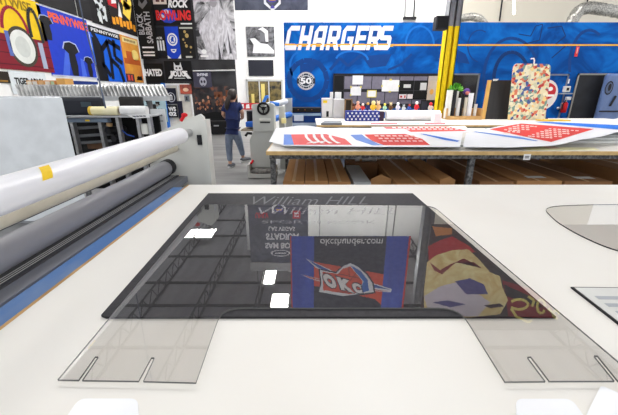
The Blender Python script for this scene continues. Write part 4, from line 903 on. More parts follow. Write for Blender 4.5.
# star cloth bundle
xs0, xs1 = A(346, 116, 9).x, A(379, 116, 9).x; zs0, zs1 = z2+.001, A(360, 111, 9).z
starm = mat('navy_star_cloth', (26, 44, 128), (34, 56, 148), scale=4, rough=.8)
mb = MB(starm); mb.box((xs0, 8.95, zs0), (xs1, 9.3, zs1)); Q = Frame((xs0, 8.95, zs0), (1, 0, 0), (0, 0, 1), xs1-xs0, zs1-zs0)
for r in range(3):
    for c_ in range(8):
        u, v = .05+.125*c_+(.06 if r % 2 else 0), .2+.3*r
        shape(mb, Q, [[(u+(.045 if k % 2 == 0 else .02)*math.cos(math.pi/2+k*math.pi/5), v+(.15 if k % 2 == 0 else .065)*math.sin(math.pi/2+k*math.pi/5)) for k in range(10)]], WHITE, .004)
tag(mb.build('star_cloth_box'), 'navy box covered in white star cloth on the back table', 'box')
a, b = A(386, 115, 9.1), A(439, 115, 9.1)
t = thing('white_roll', 'long white paper roll lying on the back table beside the starred box', 'roll', ((a.x+b.x)/2, 9.1, z2))
MB(P((238, 236, 238))).tube([(a.x, 9.1, z2+.135), (b.x, 9.1, z2+.135)], .132, 26).build('paper', t); MB(tan).tube([(b.x, 9.1, z2+.135), (b.x+.008, 9.1, z2+.135)], .05, 14).build('core', t)
a = A(381.5, 114.5, 9.05); tag(MB(P((60, 40, 60))).box((a.x-.06, 9.0, z2+.001), (a.x+.06, 9.2, z2+.24)).build('small_tin', bevel=.01), 'small dark tin between the starred box and the white roll', 'tin')
# ledge behind with toys
yl = 10.4
xa, xb = A(345.6, 108, yl).x, A(442, 108, yl).x; zl = A(390, 110.5, yl).z
t = thing('toy_shelf', 'low white shelf behind the white roll carrying a row of small toys', 'shelf', ((xa+xb)/2, yl, 0))
MB(WHITE).box((xa, yl-.2, zl-.04), (xb, yl+.25, zl)).build('shelf_board', t)
for X in (xa+.1, (xa+xb)/2, xb-.1): MB(GREY).box((X-.03, yl-.03, 0), (X+.03, yl+.03, zl-.04)).build('leg', t)
toys = [(348.2, 103, 'white', (228, 228, 220), (120, 96, 60)), (353.2, 104, 'brown', (150, 90, 60), (90, 50, 40)), (358, 103.5, 'peach', (232, 160, 130), (240, 190, 160)), (363, 105, 'red', (196, 50, 50), (240, 220, 210)), (368, 104, 'navy', (40, 50, 110), (220, 170, 80)), (373.5, 104.5, 'yellow', (236, 190, 60), (246, 220, 150)), (378.5, 103.5, 'tan', (214, 168, 116), (240, 210, 170)), (385, 104, 'mint', (170, 216, 190), (240, 220, 90)), (391, 104.5, 'dark brown', (110, 76, 50), (230, 200, 150)), (398, 105.5, 'lilac white', (214, 212, 232), (236, 236, 240)), (404, 106, 'pale grey', (200, 204, 206), (160, 165, 170)), (409.5, 106.5, 'blue', (60, 90, 170), (200, 70, 60)), (417, 103.5, 'crimson', (206, 40, 52), (240, 240, 240)), (431, 105, 'white and red', (236, 226, 226), (206, 50, 60)), (436.5, 105.5, 'dark red', (150, 36, 44), (206, 60, 66))]
for x, y, nm, c1, c2 in toys:
    top = A(x, y-3.2, yl); h = max(.14, top.z-zl)*(.8+.35*random.random()); t = thing('toy_figure', 'small %s toy figure in the row below the notice board' % nm, 'toy', (top.x, yl, zl), 'toys on the low shelf')
    r = h*.26*(.85+.3*random.random())
    MB(P(c1)).ball((top.x, yl, zl+h*.34), (r, r*.8, h*.34), n=10, k=6).build('body', t)
    mb = MB(P(c2)); mb.ball((top.x, yl-.02, zl+h*.76), r*.72, n=10, k=6); [mb.ball((top.x+sx*r*.55, yl, zl+h*.97), r*.24, n=6, k=4) for sx in (-1, 1) if nm in ('white', 'tan', 'dark brown', 'pale grey')]; mb.build('head', t)
    for sx in (-1, 1): MB(P(c1)).tube([(top.x+sx*r*.7, yl-.02, zl+h*.5), (top.x+sx*r*1.0, yl-.05, zl+h*.25)], r*.25, 6).build('arm', t)
a = A(424.5, 104, yl); t = thing('picture_frame', 'small black picture frame standing among the toys', 'frame', (a.x, yl, zl))
MB(BLACK).box((a.x-.11, yl, zl), (a.x+.11, yl+.03, zl+.3)).build('frame_body', t); MB(P((40, 44, 60))).box((a.x-.085, yl-.004, zl+.03), (a.x+.085, yl, zl+.27)).build('picture', t)
# white machine tower, crate, wide printer by the partition
Q = back(322, 98.2, 344.5, 121, 10.05); x0, x1, zt_ = Q(0, 0).x, Q(1, 0).x, Q(0, 1).z
t = thing('server_cabinet', 'white upright machine cabinet with yellow tape beside the wide blue printer', 'cabinet', ((x0+x1)/2, 10.3, 0))
xm = x0+(x1-x0)*.48
MB(P((226, 224, 222))).box((x0, 10.05, 0), (xm-.005, 10.6, zt_)).build('left_tower', t, bevel=.01); MB(P((216, 214, 214))).box((xm+.005, 10.05, 0), (x1, 10.6, zt_-.02)).build('right_tower', t, bevel=.03)
a = A(327.5, 114, 10.04); MB(BLACK).box((a.x-.035, 10.035, a.z-.08), (a.x+.035, 10.05, a.z+.08)).build('slot', t); a = A(325.5, 101.5, 10.04); MB(YELLOW).box((a.x-.07, 10.042, a.z-.04), (a.x+.05, 10.05, a.z+.03)).build('tape_mark', t)
for x, y0, y1, lab in ((338, 92, 98.8, 'white box on top of the upright machine cabinet'), (331.5, 92, 98.4, 'slim white canister on top of the upright machine cabinet')):
    a = A(x, y1, 10.2); w_ = .085 if x > 335 else .04; tag(MB(P((236, 236, 234))).box((a.x-w_, 10.1, zt_+(.001 if x < 335 else -.018)), (a.x+w_, 10.35, A(x, y0, 10.2).z)).build('white_box', bevel=.01), lab, 'box', 'boxes on the machine cabinet')
Q = back(344.8, 99, 352.5, 111.5, 9.8)
t = thing('wooden_crate', 'small open wooden frame crate between the machine cabinet and the toys', 'crate', (Q(.5, 0).x, 9.85, z2))
mb = MB(mat('crate_wood', (150, 116, 76), (128, 96, 60), scale=6)); x0, x1, zz = Q(0, 0).x, Q(1, 0).x, Q(0, 1).z
mb.box((x0, 9.8, z2+.001), (x0+.03, 9.95, zz)); mb.box((x1-.03, 9.8, z2+.001), (x1, 9.95, zz)); mb.box((x0, 9.8, zz-.03), (x1, 9.95, zz)); mb.box((x0, 9.8, z2+.001), (x1, 9.95, z2+.03)); mb.build('crate_frame', t)
MB(P((70, 60, 50))).box((x0+.03, 9.92, z2+.03), (x1-.03, 9.95, zz-.03)).build('crate_back', t)
Yp = 10.1; xa, xb = A(279, 110, Yp).x, A(321, 110, Yp).x; zp = A(300, 108, Yp).z
t = thing('wide_printer', 'wide blue and black printing machine under the blue banner, left of the cabinet', 'printer', ((xa+xb)/2, Yp+.3, 0))
MB(P((34, 74, 150))).box((xa+.02, Yp+.05, .25), (xb-.02, Yp+.7, zp-.12)).build('printer_body', t, bevel=.02)
MB(BLACK).box((xa, Yp, zp-.12), (xb, Yp+.75, zp)).build('top_rail', t); MB(P((150, 176, 204))).box((xa, Yp-.03, zp-.22), (xb, Yp+.02, zp-.15)).build('front_bar', t); MB(P((190, 205, 222))).box((xa, Yp-.03, zp-.5), (xb, Yp+.02, zp-.42)).build('lower_bar', t)
for X in (xa+.1, xb-.1): MB(DARK).box((X-.05, Yp+.1, 0), (X+.05, Yp+.6, .25)).build('leg', t)
for k in range(5): X = xa+.15+k*.2; MB(P((200, 120, 60))).box((X, Yp-.004, zp-.06), (X+.02, Yp, zp-.04)).build('indicator_light', t)
poster('printer_notice', 'white notice sheet hung on the front of the wide blue printer', 'notice', back(294, 115, 303.5, 121, Yp-.05), P((222, 230, 242)))

# leaning things on the back table by the column
Yk = 9.6
def rollup(x0, x1, y0, label, c, r=None, Y=Yk):
    a, b = A(x0, y0, Y), A(x1, y0, Y); r = (b.x-a.x)/2; cx = (a.x+b.x)/2
    t = thing('upright_roll', label, 'roll', (cx, Y, z2), 'rolls standing by the yellow column')
    MB(P(c)).tube([(cx, Y, z2+.03), (cx, Y, a.z)], r, 16).build('paper', t); MB(BLACK).tube([(cx, Y, a.z), (cx, Y, a.z+.003)], r*.55, 12).build('core', t)
crt = [(447, 'a')]
t = thing('roll_bin', 'low wooden bin holding upright rolls beside the yellow column', 'bin', (A(462, 118, Yk).x, Yk, z2))
xa, xb = A(445.2, 112, Yk).x, A(480.2, 112, Yk).x
mb = MB(tan); mb.box((xa, Yk-.16, z2+.001), (xb, Yk+.15, z2+.025)); mb.build('base', t)
for p, q in (((xa, Yk-.16, z2+.025), (xb, Yk-.14, z2+.1)), ((xa, Yk+.13, z2+.025), (xb, Yk+.15, z2+.3)), ((xa, Yk-.14, z2+.025), (xa+.02, Yk+.13, z2+.3)), ((xb-.02, Yk-.14, z2+.025), (xb, Yk+.13, z2+.3))): MB(tan).box(p, q).build('side_board', t)
for args in ((447.2, 453.2, 90, 'thick white roll at the left end of the wooden bin', (232, 232, 226)), (453.4, 457.2, 90.5, 'black roll beside the thick white one in the wooden bin', (36, 36, 40)), (457.4, 461.2, 98, 'short white roll in the middle of the wooden bin', (224, 224, 222)), (461.6, 464.6, 94, 'slim black roll in the middle of the wooden bin', (26, 26, 28)), (465, 468, 97.5, 'cream roll right of the slim black roll', (214, 206, 190)), (469.2, 474, 93, 'tall white roll at the right of the wooden bin', (236, 236, 240)), (474.6, 477.6, 104, 'shortest white roll at the right end of the wooden bin', (226, 222, 214))): rollup(*args)
a = A(453, 90, Yk-.35)
t = thing('potted_plant', 'small bright green plant in a white pot in front of the rolls', 'plant', (a.x, Yk+.45, z2))
px_, py_ = A(455.3, 90, Yk+.30).x, Yk+.30
zpl = A(453.5, 91, py_).z
MB(P((236, 236, 232))).tube([(px_, py_, z2+.001), (px_, py_, zpl)], [.08, .11], 16).build('pot', t)
mb = MB(mat('leaf_green', (110, 190, 40), (70, 150, 30), scale=14, rough=.6))
for i in range(70):
    th, ph = random.random()*6.283, random.random()*1.5; d = V((math.cos(th)*math.sin(ph), math.sin(th)*math.sin(ph), math.cos(ph))); q = V((px_, py_, zpl))+d*.1; e = d*.13; n_ = d.orthogonal().normalized()*.035
    mb.add([q, q+e*.5+n_, q+e, q+e*.5-n_], [(0, 1, 2, 3)])
mb.build('foliage', t)
a = A(466.5, 92, Yk+.30); mb = MB(P((90, 60, 130))); mb.ball((a.x, Yk+.3, a.z), (.1, .09, .1)); mb.tube([(a.x, Yk+.3, z2+.001), (a.x, Yk+.3, a.z-.08)], .05, 10, DARK); mb.ball((a.x, Yk+.22, a.z-.03), (.07, .03, .05), P((210, 120, 110))); tag(mb.build('purple_bust'), 'small purple headed figure standing behind the rolls', 'figure')
# board with wooden side
Q = back(484, 80.5, 520, 119, 9.6); zz = z2+.002
t = thing('framed_board', 'tall black board with a light wooden side leaning behind the back table', 'board', (Q(.5, 0).x, 9.6, zz))
x0, x1, zt_ = Q(0, 0).x, Q(1, 0).x, A(500, 80, 9.6).z
mb = MB(mat('black_cloth_board', (24, 23, 25), (38, 36, 38), scale=2, stretch=(4, 1, .2))); mb.prism([(x0+.1, 9.6, zz), (x1, 9.6, zz), (x1+.1, 9.72, zt_), (x0+.16, 9.72, zt_)], (0, .03, 0)); mb.build('black_panel', t)
mb = MB(mat('light_pine', (224, 178, 96), (206, 158, 80), scale=6, stretch=(6, 1, .5))); mb.prism([(x0, 9.57, zz), (x0+.1, 9.57, zz), (x0+.17, 9.7, zt_), (x0+.08, 9.7, zt_)], (0, .05, 0)); mb.build('wooden_side', t)
mb = MB(LGREY); a = V((x0+.2, 9.68, zt_-.02)); mb.prism([a, a+V((.1, 0, .0)), a+V((.14, 0, .05)), a+V((0, 0, .05))], (0, -.02, 0)); mb.build('corner_bracket', t)
# floral padded board on a hook
Yf = 9.35; zz = z2+.002
pts = [(516.5, 63.5), (549, 64), (551, 67), (545.5, 118.5), (508.5, 118.5), (514, 67)]
t = thing('ironing_board', 'upright padded board with a multicolour floral cover in front of the blue wall', 'ironing board', (A(528, 118, Yf).x, Yf, zz))
q = [A(x, y, Yf) for x, y in pts]; q[3].z = q[4].z = zz+.0
flor = mat('floral_cover', (226, 214, 180), (60, 90, 120), scale=14, kind='voronoi', rough=.8, lo=.0, hi=1)
r_ = [n for n in flor.node_tree.nodes if n.type == 'VALTORGB'][0].color_ramp
r_.interpolation = 'CONSTANT'
for pos, c_ in ((.18, (206, 200, 170)), (.34, (214, 120, 90)), (.44, (232, 224, 196)), (.6, (120, 150, 140)), (.72, (190, 60, 60)), (.8, (236, 206, 140)), (.9, (70, 90, 150))): k = r_.elements.new(pos); k.color = lin(c_)
MB(flor).prism(rounded(q, {0: .06, 1: .06, 3: .04, 4: .04}), (0, .05, 0)).build('padded_cover', t, bevel=.012)
a = A(534, 63, Yf+.02); mb = MB(WHITE); mb.tube([a+V((0, 0, -.05)), a+V((0, 0, .05)), a+V((-.03, 0, .11)), a+V((-.1, 0, .1))], .015, 8); mb.build('hook', t)
mb = MB(mott); mb.tube([A(520, 116, Yf+.07), A(540, 76, Yf+.07)], .02, 8); mb.build('folded_leg', t)
# round red sign behind
Yr = 9.8; a = A(545, 95, Yr)
t = thing('round_sign', 'round white and red sign standing behind the floral board', 'sign', (a.x, Yr, z2))
Q = Frame((a.x-.35, Yr, a.z-.4), (1, 0, 0), (0, 0, 1), .7, .8)
mb = MB(WHITE); mb.prism([Q(u, v, -.02) for u, v in circ(.5, .5, .5, .5)], Q.n*.02, P((222, 216, 216))); shape(mb, Q, [circ(.5, .62, .4, .28)], P((190, 40, 50)), .003); shape(mb, Q, [rect(.55, .45, .85, .52), circ(.66, .7, .1, .07, 10)], WHITE, .005); shape(mb, Q, [rect(.3, .12, .7, .2)], P((190, 40, 50)), .004); mb.build('sign_disc', t)
MB(P((150, 150, 150))).tube([(a.x, Yr+.03, z2+.001), (a.x, Yr+.03, a.z)], .03, 8).build('post', t); MB(DARK).box((a.x-.2, Yr-.05, z2+.001), (a.x+.2, Yr+.12, z2+.03)).build('base', t)
a = G(500, 119.5, z2)
tag(MB(P((232, 190, 70))).box((A(536, 118, 9.2).x, 8.9, z2+.001), (A(563, 118, 9.2).x, 9.2, z2+.03)).build('yellow_plank'), 'yellow edged plank lying on the back table under the floral board', 'plank')
a = A(434.5, 114.5, 8.7); tag(MB(WHITE).box((A(431, 114, 8.55).x+.1, 8.55, z2+.001), (A(442, 114, 8.55).x, 8.8, A(436, 113.5, 8.55).z)).build('white_carton', bevel=.008), 'white carton on the back table at the foot of the yellow column', 'carton')

# ================================================================ MACHINE WITH HANDWHEEL
Ym = 6.55
def mx(x): return A(x, 140, Ym).x
def mz(y): return A(262, y, Ym).z
alu2 = mat('putty_grey_enamel', (186, 188, 184), (176, 178, 174), rough=.4, scale=2)
t = thing('wheel_laminator', 'putty grey laminating machine with a black handwheel beside the walking woman', 'machine', (mx(262), Ym+.3, 0))
mb = MB(alu2); mb.prism([(mx(253.5), Ym, mz(131.5)), (mx(274.5), Ym, mz(131.5)), (mx(275), Ym, mz(105)), (mx(272), Ym, mz(103)), (mx(254), Ym, mz(104.5))], (0, .35, 0)); mb.build('upper_housing', t, bevel=.01)
mb = MB(alu2); mb.prism([(mx(249.5), Ym+.03, .2), (mx(273), Ym+.03, .2), (mx(273.5), Ym+.03, mz(131.5)), (mx(253.5), Ym+.03, mz(131.5)), (mx(249.5), Ym+.03, mz(140))], (0, .3, 0)); mb.build('pedestal', t, bevel=.01)
mb = MB(P((196, 196, 192))); mb.box((mx(246.5), Ym-.12, .02), (mx(275), Ym+.5, .1)); mb.box((mx(246.5), Ym-.12, .1), (mx(249), Ym+.5, .28)); mb.box((mx(249), Ym+.3, .1), (mx(275), Ym+.5, .2)); mb.build('base_frame', t)
wc = A(263.3, 108.6, Ym-.05)
mb = MB(BLACK); ring = [wc+V((math.cos(i/24*6.2832)*.1, 0, math.sin(i/24*6.2832)*.1)) for i in range(25)]; mb.tube(ring, .022, 8, caps=False)
for k in range(3): a_ = k*2.094+.5; mb.tube([wc, wc+V((math.cos(a_)*.1, 0, math.sin(a_)*.1))], .014, 6)
mb.tube([wc+V((0, -.02, 0)), wc+V((0, .07, 0))], .035, 12); hw = mb.build('handwheel', t); MB(LGREY).ball(wc+V((.05, -.02, .05)), .018).build('knob', hw)
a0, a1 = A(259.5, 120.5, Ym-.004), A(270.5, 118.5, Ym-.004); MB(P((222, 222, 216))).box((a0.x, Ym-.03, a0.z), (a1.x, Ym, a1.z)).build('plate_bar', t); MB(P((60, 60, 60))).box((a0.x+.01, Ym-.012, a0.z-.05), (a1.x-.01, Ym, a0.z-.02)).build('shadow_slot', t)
mb = MB(P((150, 136, 116))); mb.box((mx(241), Ym+.05, mz(131.2)), (mx(253.6), Ym+.6, mz(130))); mb.build('feed_tray', t)
mb = MB(BLACK); mb.tube([A(252, 133.6, Ym-.02), A(247.5, 133.2, Ym-.03), A(245.5, 136, Ym-.03)], .025, 8); mb.build('foot_lever', t)
mb = MB(P((26, 26, 30))); mb.tube([A(250, 111, Ym+.4), A(250.5, 126, Ym+.4)], .07, 12); mb.build('film_core', t)
MB(P((40, 100, 200))).box((mx(245), Ym+.15, mz(128)), (mx(253.4), Ym+.6, mz(122.5))).build('blue_guard', t, bevel=.02)
MB(P((60, 120, 210))).tube([(mx(253.5), Ym+.75, mz(127)), (A(290, 112, 8.6).x, 8.6, mz(121))], .07, 12).build('blue_roller', t)
MB(P((226, 230, 236))).tube([(mx(258), Ym+.35, mz(108)), (A(286, 106, 8.6).x, 8.6, mz(104))], .06, 12).build('upper_roller', t); MB(alu2).box((A(285, 110, 8.6).x, 8.6, 0), (A(292, 110, 8.6).x, 8.75, mz(100))).build('far_stand', t)
mb = MB(P((52, 120, 214))); mb.tube([A(263, 103.5, Ym+.2), A(266, 97, Ym+.2), A(268.5, 96.5, Ym+.2)], .03, 8); mb.tube([A(270, 103, Ym+.25), A(279, 104.5, Ym+.3)], .035, 8); mb.build('blue_lever', t)
MB(alu2).box((mx(276), Ym+.8, 0), (mx(282), Ym+1.2, mz(108))).build('rear_stand', t); MB(CREAM).box((mx(279), Ym+.7, mz(126.5)), (mx(284), Ym+.8, mz(121))).build('control_box', t)
tag(MB(mat('crumpled_rags', (130, 126, 122), (60, 58, 56), scale=14, bump=.8)).tube([A(251.5, 171.6, Ym-.05), A(256, 171, Ym-.05), A(264, 171.8, Ym-.05), A(271.5, 171, Ym-.05)], [.04, .07, .065, .05], 12).build('rag_bundle'), 'crumpled grey bundle lying on the base frame of the handwheel machine', 'bundle')
MB(P((224, 30, 46))).tube([A(251, 163.5, Ym-.04), A(253, 160.5, Ym+.04)], .022, 8).build('red_grip', t)

# ================================================================ THE WOMAN
YWm = 7.5
def W(x, y, dy=0): q = A(x, y, YWm); return V((q.x, YWm+dy, q.z))
skin = mat('skin', (206, 158, 132), (196, 146, 120), rough=.5, scale=12)
root = thing('person', 'woman in a navy t-shirt and grey jeans walking away with hair tied back', 'person', (W(233, 160).x, YWm, 0))
def skinned(name, pts, edges, radii, m, parent, rootv=0, sub=2):
    me = bpy.data.meshes.new(name); o = bpy.data.objects.new(name, me); C.objects.link(o); w = V((0, 0, 0)); q = parent
    while q is not None: w += q.location; q = q.parent
    o.parent = parent; me.from_pydata([p-w for p in pts], edges, []); me.materials.append(m)
    md = o.modifiers.new('skin', 'SKIN'); md.use_smooth_shade = True
    for i, d in enumerate(me.skin_vertices[0].data): r = radii[i]; d.radius = r if isinstance(r, tuple) else (r, r); d.use_root = (i == rootv)
    s_ = o.modifiers.new('sub', 'SUBSURF'); s_.levels = s_.render_levels = sub
    return o
B = {'pelvis': (W(233, 131), (.13, .1)), 'waist': (W(233, 122), (.115, .09)), 'chest': (W(232.6, 110), (.13, .1)), 'neckb': (W(232.3, 103), (.075, .065)), 'neck': (W(232.6, 100.4, .01), .05), 'jaw': (W(233, 97.6, .02), (.07, .075)), 'head': (W(232.6, 94.4, .01), (.083, .09)), 'crown': (W(232.6, 91.6), (.06, .065)),
     'nose': (W(236.6, 96.0, .07), .012),
     'shL': (W(225.6, 105.2), .062), 'elL': (W(223, 114.2, -.02), .042), 'wrL': (W(224.6, 119.4, .2), .028), 'paL': (W(225.6, 119.9, .27), (.034, .018)),
     'shR': (W(239.6, 105), .062), 'elR': (W(242.6, 113.5, -.02), .042), 'wrR': (W(241, 118.6, .2), .028), 'paR': (W(239.6, 119, .27), (.034, .018)),
     'hipL': (W(229.2, 134.5), .095), 'knL': (W(228.8, 148.2, .02), .062), 'anL': (W(230.2, 163.2), .04), 'heL': (W(230.0, 165.6, -.03), .035), 'toL': (W(231.6, 166.4, .16), .03),
     'hipR': (W(237, 134.5), .095), 'knR': (W(239.4, 147.2, .12), .062), 'anR': (W(241.6, 158.8, .2), .04), 'heR': (W(241, 161.4, .17), .035), 'toR': (W(246.6, 162.0, .32), .03)}
names = list(B); idx = {n: i for i, n in enumerate(names)}; pts = [B[n][0] for n in names]; rad = [B[n][1] for n in names]
ed = [('pelvis', 'waist'), ('waist', 'chest'), ('chest', 'neckb'), ('neckb', 'neck'), ('neck', 'jaw'), ('jaw', 'head'), ('head', 'crown'), ('jaw', 'nose'), ('chest', 'shL'), ('shL', 'elL'), ('elL', 'wrL'), ('wrL', 'paL'), ('chest', 'shR'), ('shR', 'elR'), ('elR', 'wrR'), ('wrR', 'paR'), ('pelvis', 'hipL'), ('hipL', 'knL'), ('knL', 'anL'), ('anL', 'heL'), ('heL', 'toL'), ('pelvis', 'hipR'), ('hipR', 'knR'), ('knR', 'anR'), ('anR', 'heR'), ('heR', 'toR')]
edges = [(idx[a], idx[b]) for a, b in ed]
for s_, sx in (('L', 1), ('R', -1)):
    pb_ = B['pa'+s_][0]
    for k in range(5):
        if k < 4: b1_ = pb_+V((sx*.006, .035, .026-k*.017)); b2_ = b1_+V((sx*.018, .03+.006*(k in (1, 2)), -.008)); b3_ = b2_+V((sx*.02, .008, -.012))
        else: b1_ = pb_+V((sx*.012, -.015, .034)); b2_ = b1_+V((sx*.016, .02, .02)); b3_ = b2_+V((sx*.01, .016, .004))
        n0 = len(pts); pts += [b1_, b2_, b3_]; rad += [.009, .0085, .007]; edges += [(idx['pa'+s_], n0), (n0, n0+1), (n0+1, n0+2)]
body = skinned('body', pts, edges, rad, skin, root)
navy = mat('navy_cotton', (24, 40, 92), (18, 30, 74), scale=9, rough=.85); jean = mat('grey_blue_denim', (134, 146, 166), (108, 120, 142), scale=14, rough=.85, stretch=(1, 1, .4)); hairm = mat('dark_brown_hair', (44, 28, 22), (24, 16, 14), scale=30, rough=.5, stretch=(4, 4, .4))
sp = [(W(233, 126), (.185, .14)), (W(233, 120), (.172, .132)), (W(232.6, 111), (.175, .125)), (W(232.4, 104.6), (.11, .085)), (W(225.8, 105.4), .078), (W(223.3, 112.2, -.015), .068), (W(239.5, 105.2), .078), (W(242.2, 111.6, -.015), .068), (W(232.4, 102.6, .005), .066), (W(233, 127.6), (.19, .142))]
skinned('t_shirt', [p for p, r in sp], [(0, 1), (1, 2), (2, 3), (2, 4), (4, 5), (2, 6), (6, 7), (3, 8), (0, 9)], [r for p, r in sp], navy, root)
sp = [(W(233, 130.5), (.185, .135)), (W(229.2, 136), .108), (W(228.8, 148.2, .02), .08), (W(230.1, 161.8), .062), (W(237, 136), .108), (W(239.4, 147.2, .12), .08), (W(241.4, 157.6, .2), .06), (W(233, 125.5), (.15, .115))]
skinned('jeans', [p for p, r in sp], [(0, 1), (1, 2), (2, 3), (0, 4), (4, 5), (5, 6), (0, 7)], [r for p, r in sp], jean, root)
mb = MB(hairm); c_ = W(232.1, 94.6, -.02); mb.ball(c_, (.098, .105, .118), n=18, k=12); mb.ball(W(232.4, 92.2), (.085, .09, .075), n=14, k=8)
mb.tube([W(231.0, 96, -.09), W(229.6, 98.5, -.12), W(228.6, 103, -.14), W(228.2, 107.5, -.14), W(228.5, 110, -.13)], [.045, .05, .055, .045, .012], 12); mb.build('hair', root)
shoe = mat('grey_sneaker', (120, 122, 128), (92, 94, 100), scale=20, rough=.7); sole = P((222, 222, 222))
for (hx, hy, hd), (tx, ty, td) in (((229.9, 165.4, -.05), (231.9, 166.0, .18)), ((240.8, 161.0, .14), (247, 161.7, .34))):
    a, b = W(hx, hy, hd), W(tx, ty, td); d = (b-a).normalized()
    t = MB(shoe); t.tube([a-d*.03, a, a.lerp(b, .4)+V((0, 0, .012)), b, b+d*.045], [.03, .048, .052, .042, .018], 12); s_ = t.build('sneaker', root)
    MB(sole).tube([a-d*.035-V((0, 0, .035)), a-V((0, 0, .035)), b-V((0, 0, .03)), b+d*.05-V((0, 0, .022))], [.03, .045, .042, .018], 10).build('sole', s_)

# ================================================================ LEFT BACKGROUND MACHINES
Yq = 4.0
x1_ = A(67, 120, Yq).x; zq = A(40, 97.6, Yq).z
t = thing('white_cabinet', 'large plain white machine cabinet at the left behind the film roll', 'cabinet', (x1_-1.5, Yq+.4, 0))
xq = x1_*(Yq+.5)/Yq-.02; MB(P((232, 236, 240))).hexa([(x1_-3.2, Yq, .05), (x1_, Yq, .05), (xq, Yq+.5, .05), (x1_-3.2, Yq+.5, .05), (x1_-3.2, Yq, zq), (x1_, Yq, zq), (xq, Yq+.5, zq), (x1_-3.2, Yq+.5, zq)]).build('cabinet_body', t, bevel=.006)
MB(P((206, 208, 212))).box((x1_-3.2, Yq+.02, zq), (xq, Yq+.5, zq+.012)).build('lid', t)
MB(P((170, 172, 176))).box((x1_-3.2, Yq+.05, 0), (xq, Yq+.45, .05)).build('plinth', t)
# corrugated strip
Yg = 5.6
tz, bz = A(80, 84.5, Yg).z, A(80, 96, Yg).z; xa, xb = A(13, 90, Yg).x, A(163, 90, Yg).x
t = thing('corrugated_duct', 'long silver corrugated metal strip running below the posters at left', 'metal strip', ((xa+xb)/2, Yg, bz))
mb = MB(mat('corrugated_silver', (200, 200, 200), (150, 150, 152), rough=.35, metal=.4, scale=5)); n = 150; vs = []
for i in range(n+1):
    x = xa+(xb-xa)*i/n; o_ = .025*(1 if (i % 4) < 2 else -1)
    vs += [(x+.12, Yg+o_-.08, bz), (x, Yg+o_+.05, tz)]
vs2 = [(v[0], v[1]+.02, v[2]) for v in vs]
mb.add(vs, [(2*i, 2*i+2, 2*i+3, 2*i+1) for i in range(n)]); mb.add(vs2, [(2*i, 2*i+1, 2*i+3, 2*i+2) for i in range(n)]); mb.build('corrugated_sheet', t)
MB(P((196, 198, 200))).box((xa+.1, Yg-.13, bz-.07), (xb+.1, Yg-.02, bz-.002)).build('lower_rail', t)
MB(P((150, 152, 156))).box((xa+.05, Yg+.06, bz-.07), (xb, Yg+.36, bz)).build('shelf_plate', t)
for k in range(3): X = xa+.3+k*(xb-xa-.6)/2; MB(GREY).box((X-.03, Yg+.1, 0), (X+.03, Yg+.16, bz-.07)).build('post', t)
# little cartons on the strip
for i, (x, w, c, lab) in enumerate(((33, 4.2, (232, 224, 210), 'leftmost small carton with a white face on the corrugated strip'), (38.2, 4.2, (228, 222, 214), 'second small white faced carton on the corrugated strip'), (44.6, 4.6, (214, 170, 120), 'third small carton, orange brown sided, on the corrugated strip'), (50.8, 4.4, (234, 224, 210), 'fourth small white faced carton on the corrugated strip'), (55.6, 3.0, (180, 200, 160), 'fifth small carton with a greenish face on the corrugated strip'))):
    a, b = A(x-w/2, 86.5, Yg+.2), A(x+w/2, 80.5, Yg+.2); t = thing('small_carton', lab, 'carton', ((a.x+b.x)/2, Yg+.2, bz), 'small cartons on the strip')
    MB(P((216, 160, 100))).box((a.x, Yg+.13, bz+.001), (b.x, Yg+.32, b.z)).build('carton_body', t); MB(P(c)).box((a.x+.015, Yg+.125, bz+.001), (b.x-.01, Yg+.13, b.z-.015)).build('front_face', t)
a, b = A(60.5, 86, Yg+.2), A(67, 78.5, Yg+.2); tag(MB(P((222, 166, 92))).box((a.x, Yg+.13, bz+.001), (b.x, Yg+.34, b.z)).build('orange_carton'), 'plain orange brown carton at the right end of the small carton row', 'carton')
# hanging cable
pts = [A(74, -6, 6.5), A(85, 28, 6.3), A(93, 55, 6.2), A(98, 75, 5.9), A(101, 88, 5.25), A(103, 97, 4.86), A(105.5, 108, 4.84)]; pts[0].z = ZC-.1
tag(MB(P((70, 80, 100))).tube(pts, .011, 8).build('hanging_cable'), 'blue grey cable hanging down in front of the posters to the printer', 'cable')
# printer behind the film roll
Yr = 5.0
def rz(y, x=95): return A(x, y, Yr).z
def rx(x): return A(x, 110, Yr).x
t = thing('large_printer', 'wide dark printer with open rails and blue grey bar behind the film roll', 'printer', (rx(105), Yr+.3, 0))
MB(P((40, 43, 52))).box((rx(66)-.3, Yr+.05, rz(116)), (rx(101), Yr+.16, rz(97.2))).build('head_cover', t, bevel=.05)
MB(P((62, 76, 86))).box((rx(80), Yr+.045, rz(107)), (rx(90), Yr+.05, rz(102))).build('display', t)
MB(P((176, 178, 182))).box((rx(66), Yr-.11, rz(117)), (rx(149), Yr+.42, rz(115.4))).build('bed_plate', t)
MB(P((44, 42, 42))).box((rx(112), Yr+.2, rz(108)), (rx(136), Yr+.3, rz(96.6))).build('rear_hood', t, bevel=.03)
MB(P((120, 136, 156))).box((rx(67), Yr-.06, rz(122)), (rx(108), Yr+.03, rz(118))).build('front_bar', t)
mb = MB(YELLOW); mb.box((rx(86), Yr-.066, rz(121)), (rx(90), Yr-.06, rz(119.4))); mb.build('caution_label', t)
mb = MB(BLACK); mb.box((rx(66)-.5, Yr+.38, 0.1), (rx(146), Yr+.42, rz(117))); mb.build('dark_back', t)
for y in (129, 137, 144): MB(P((120, 122, 126))).tube([(rx(67), Yr+.1, rz(y)), (rx(104), Yr+.1, rz(y-2.4))], .022, 10).build('cross_rail', t)
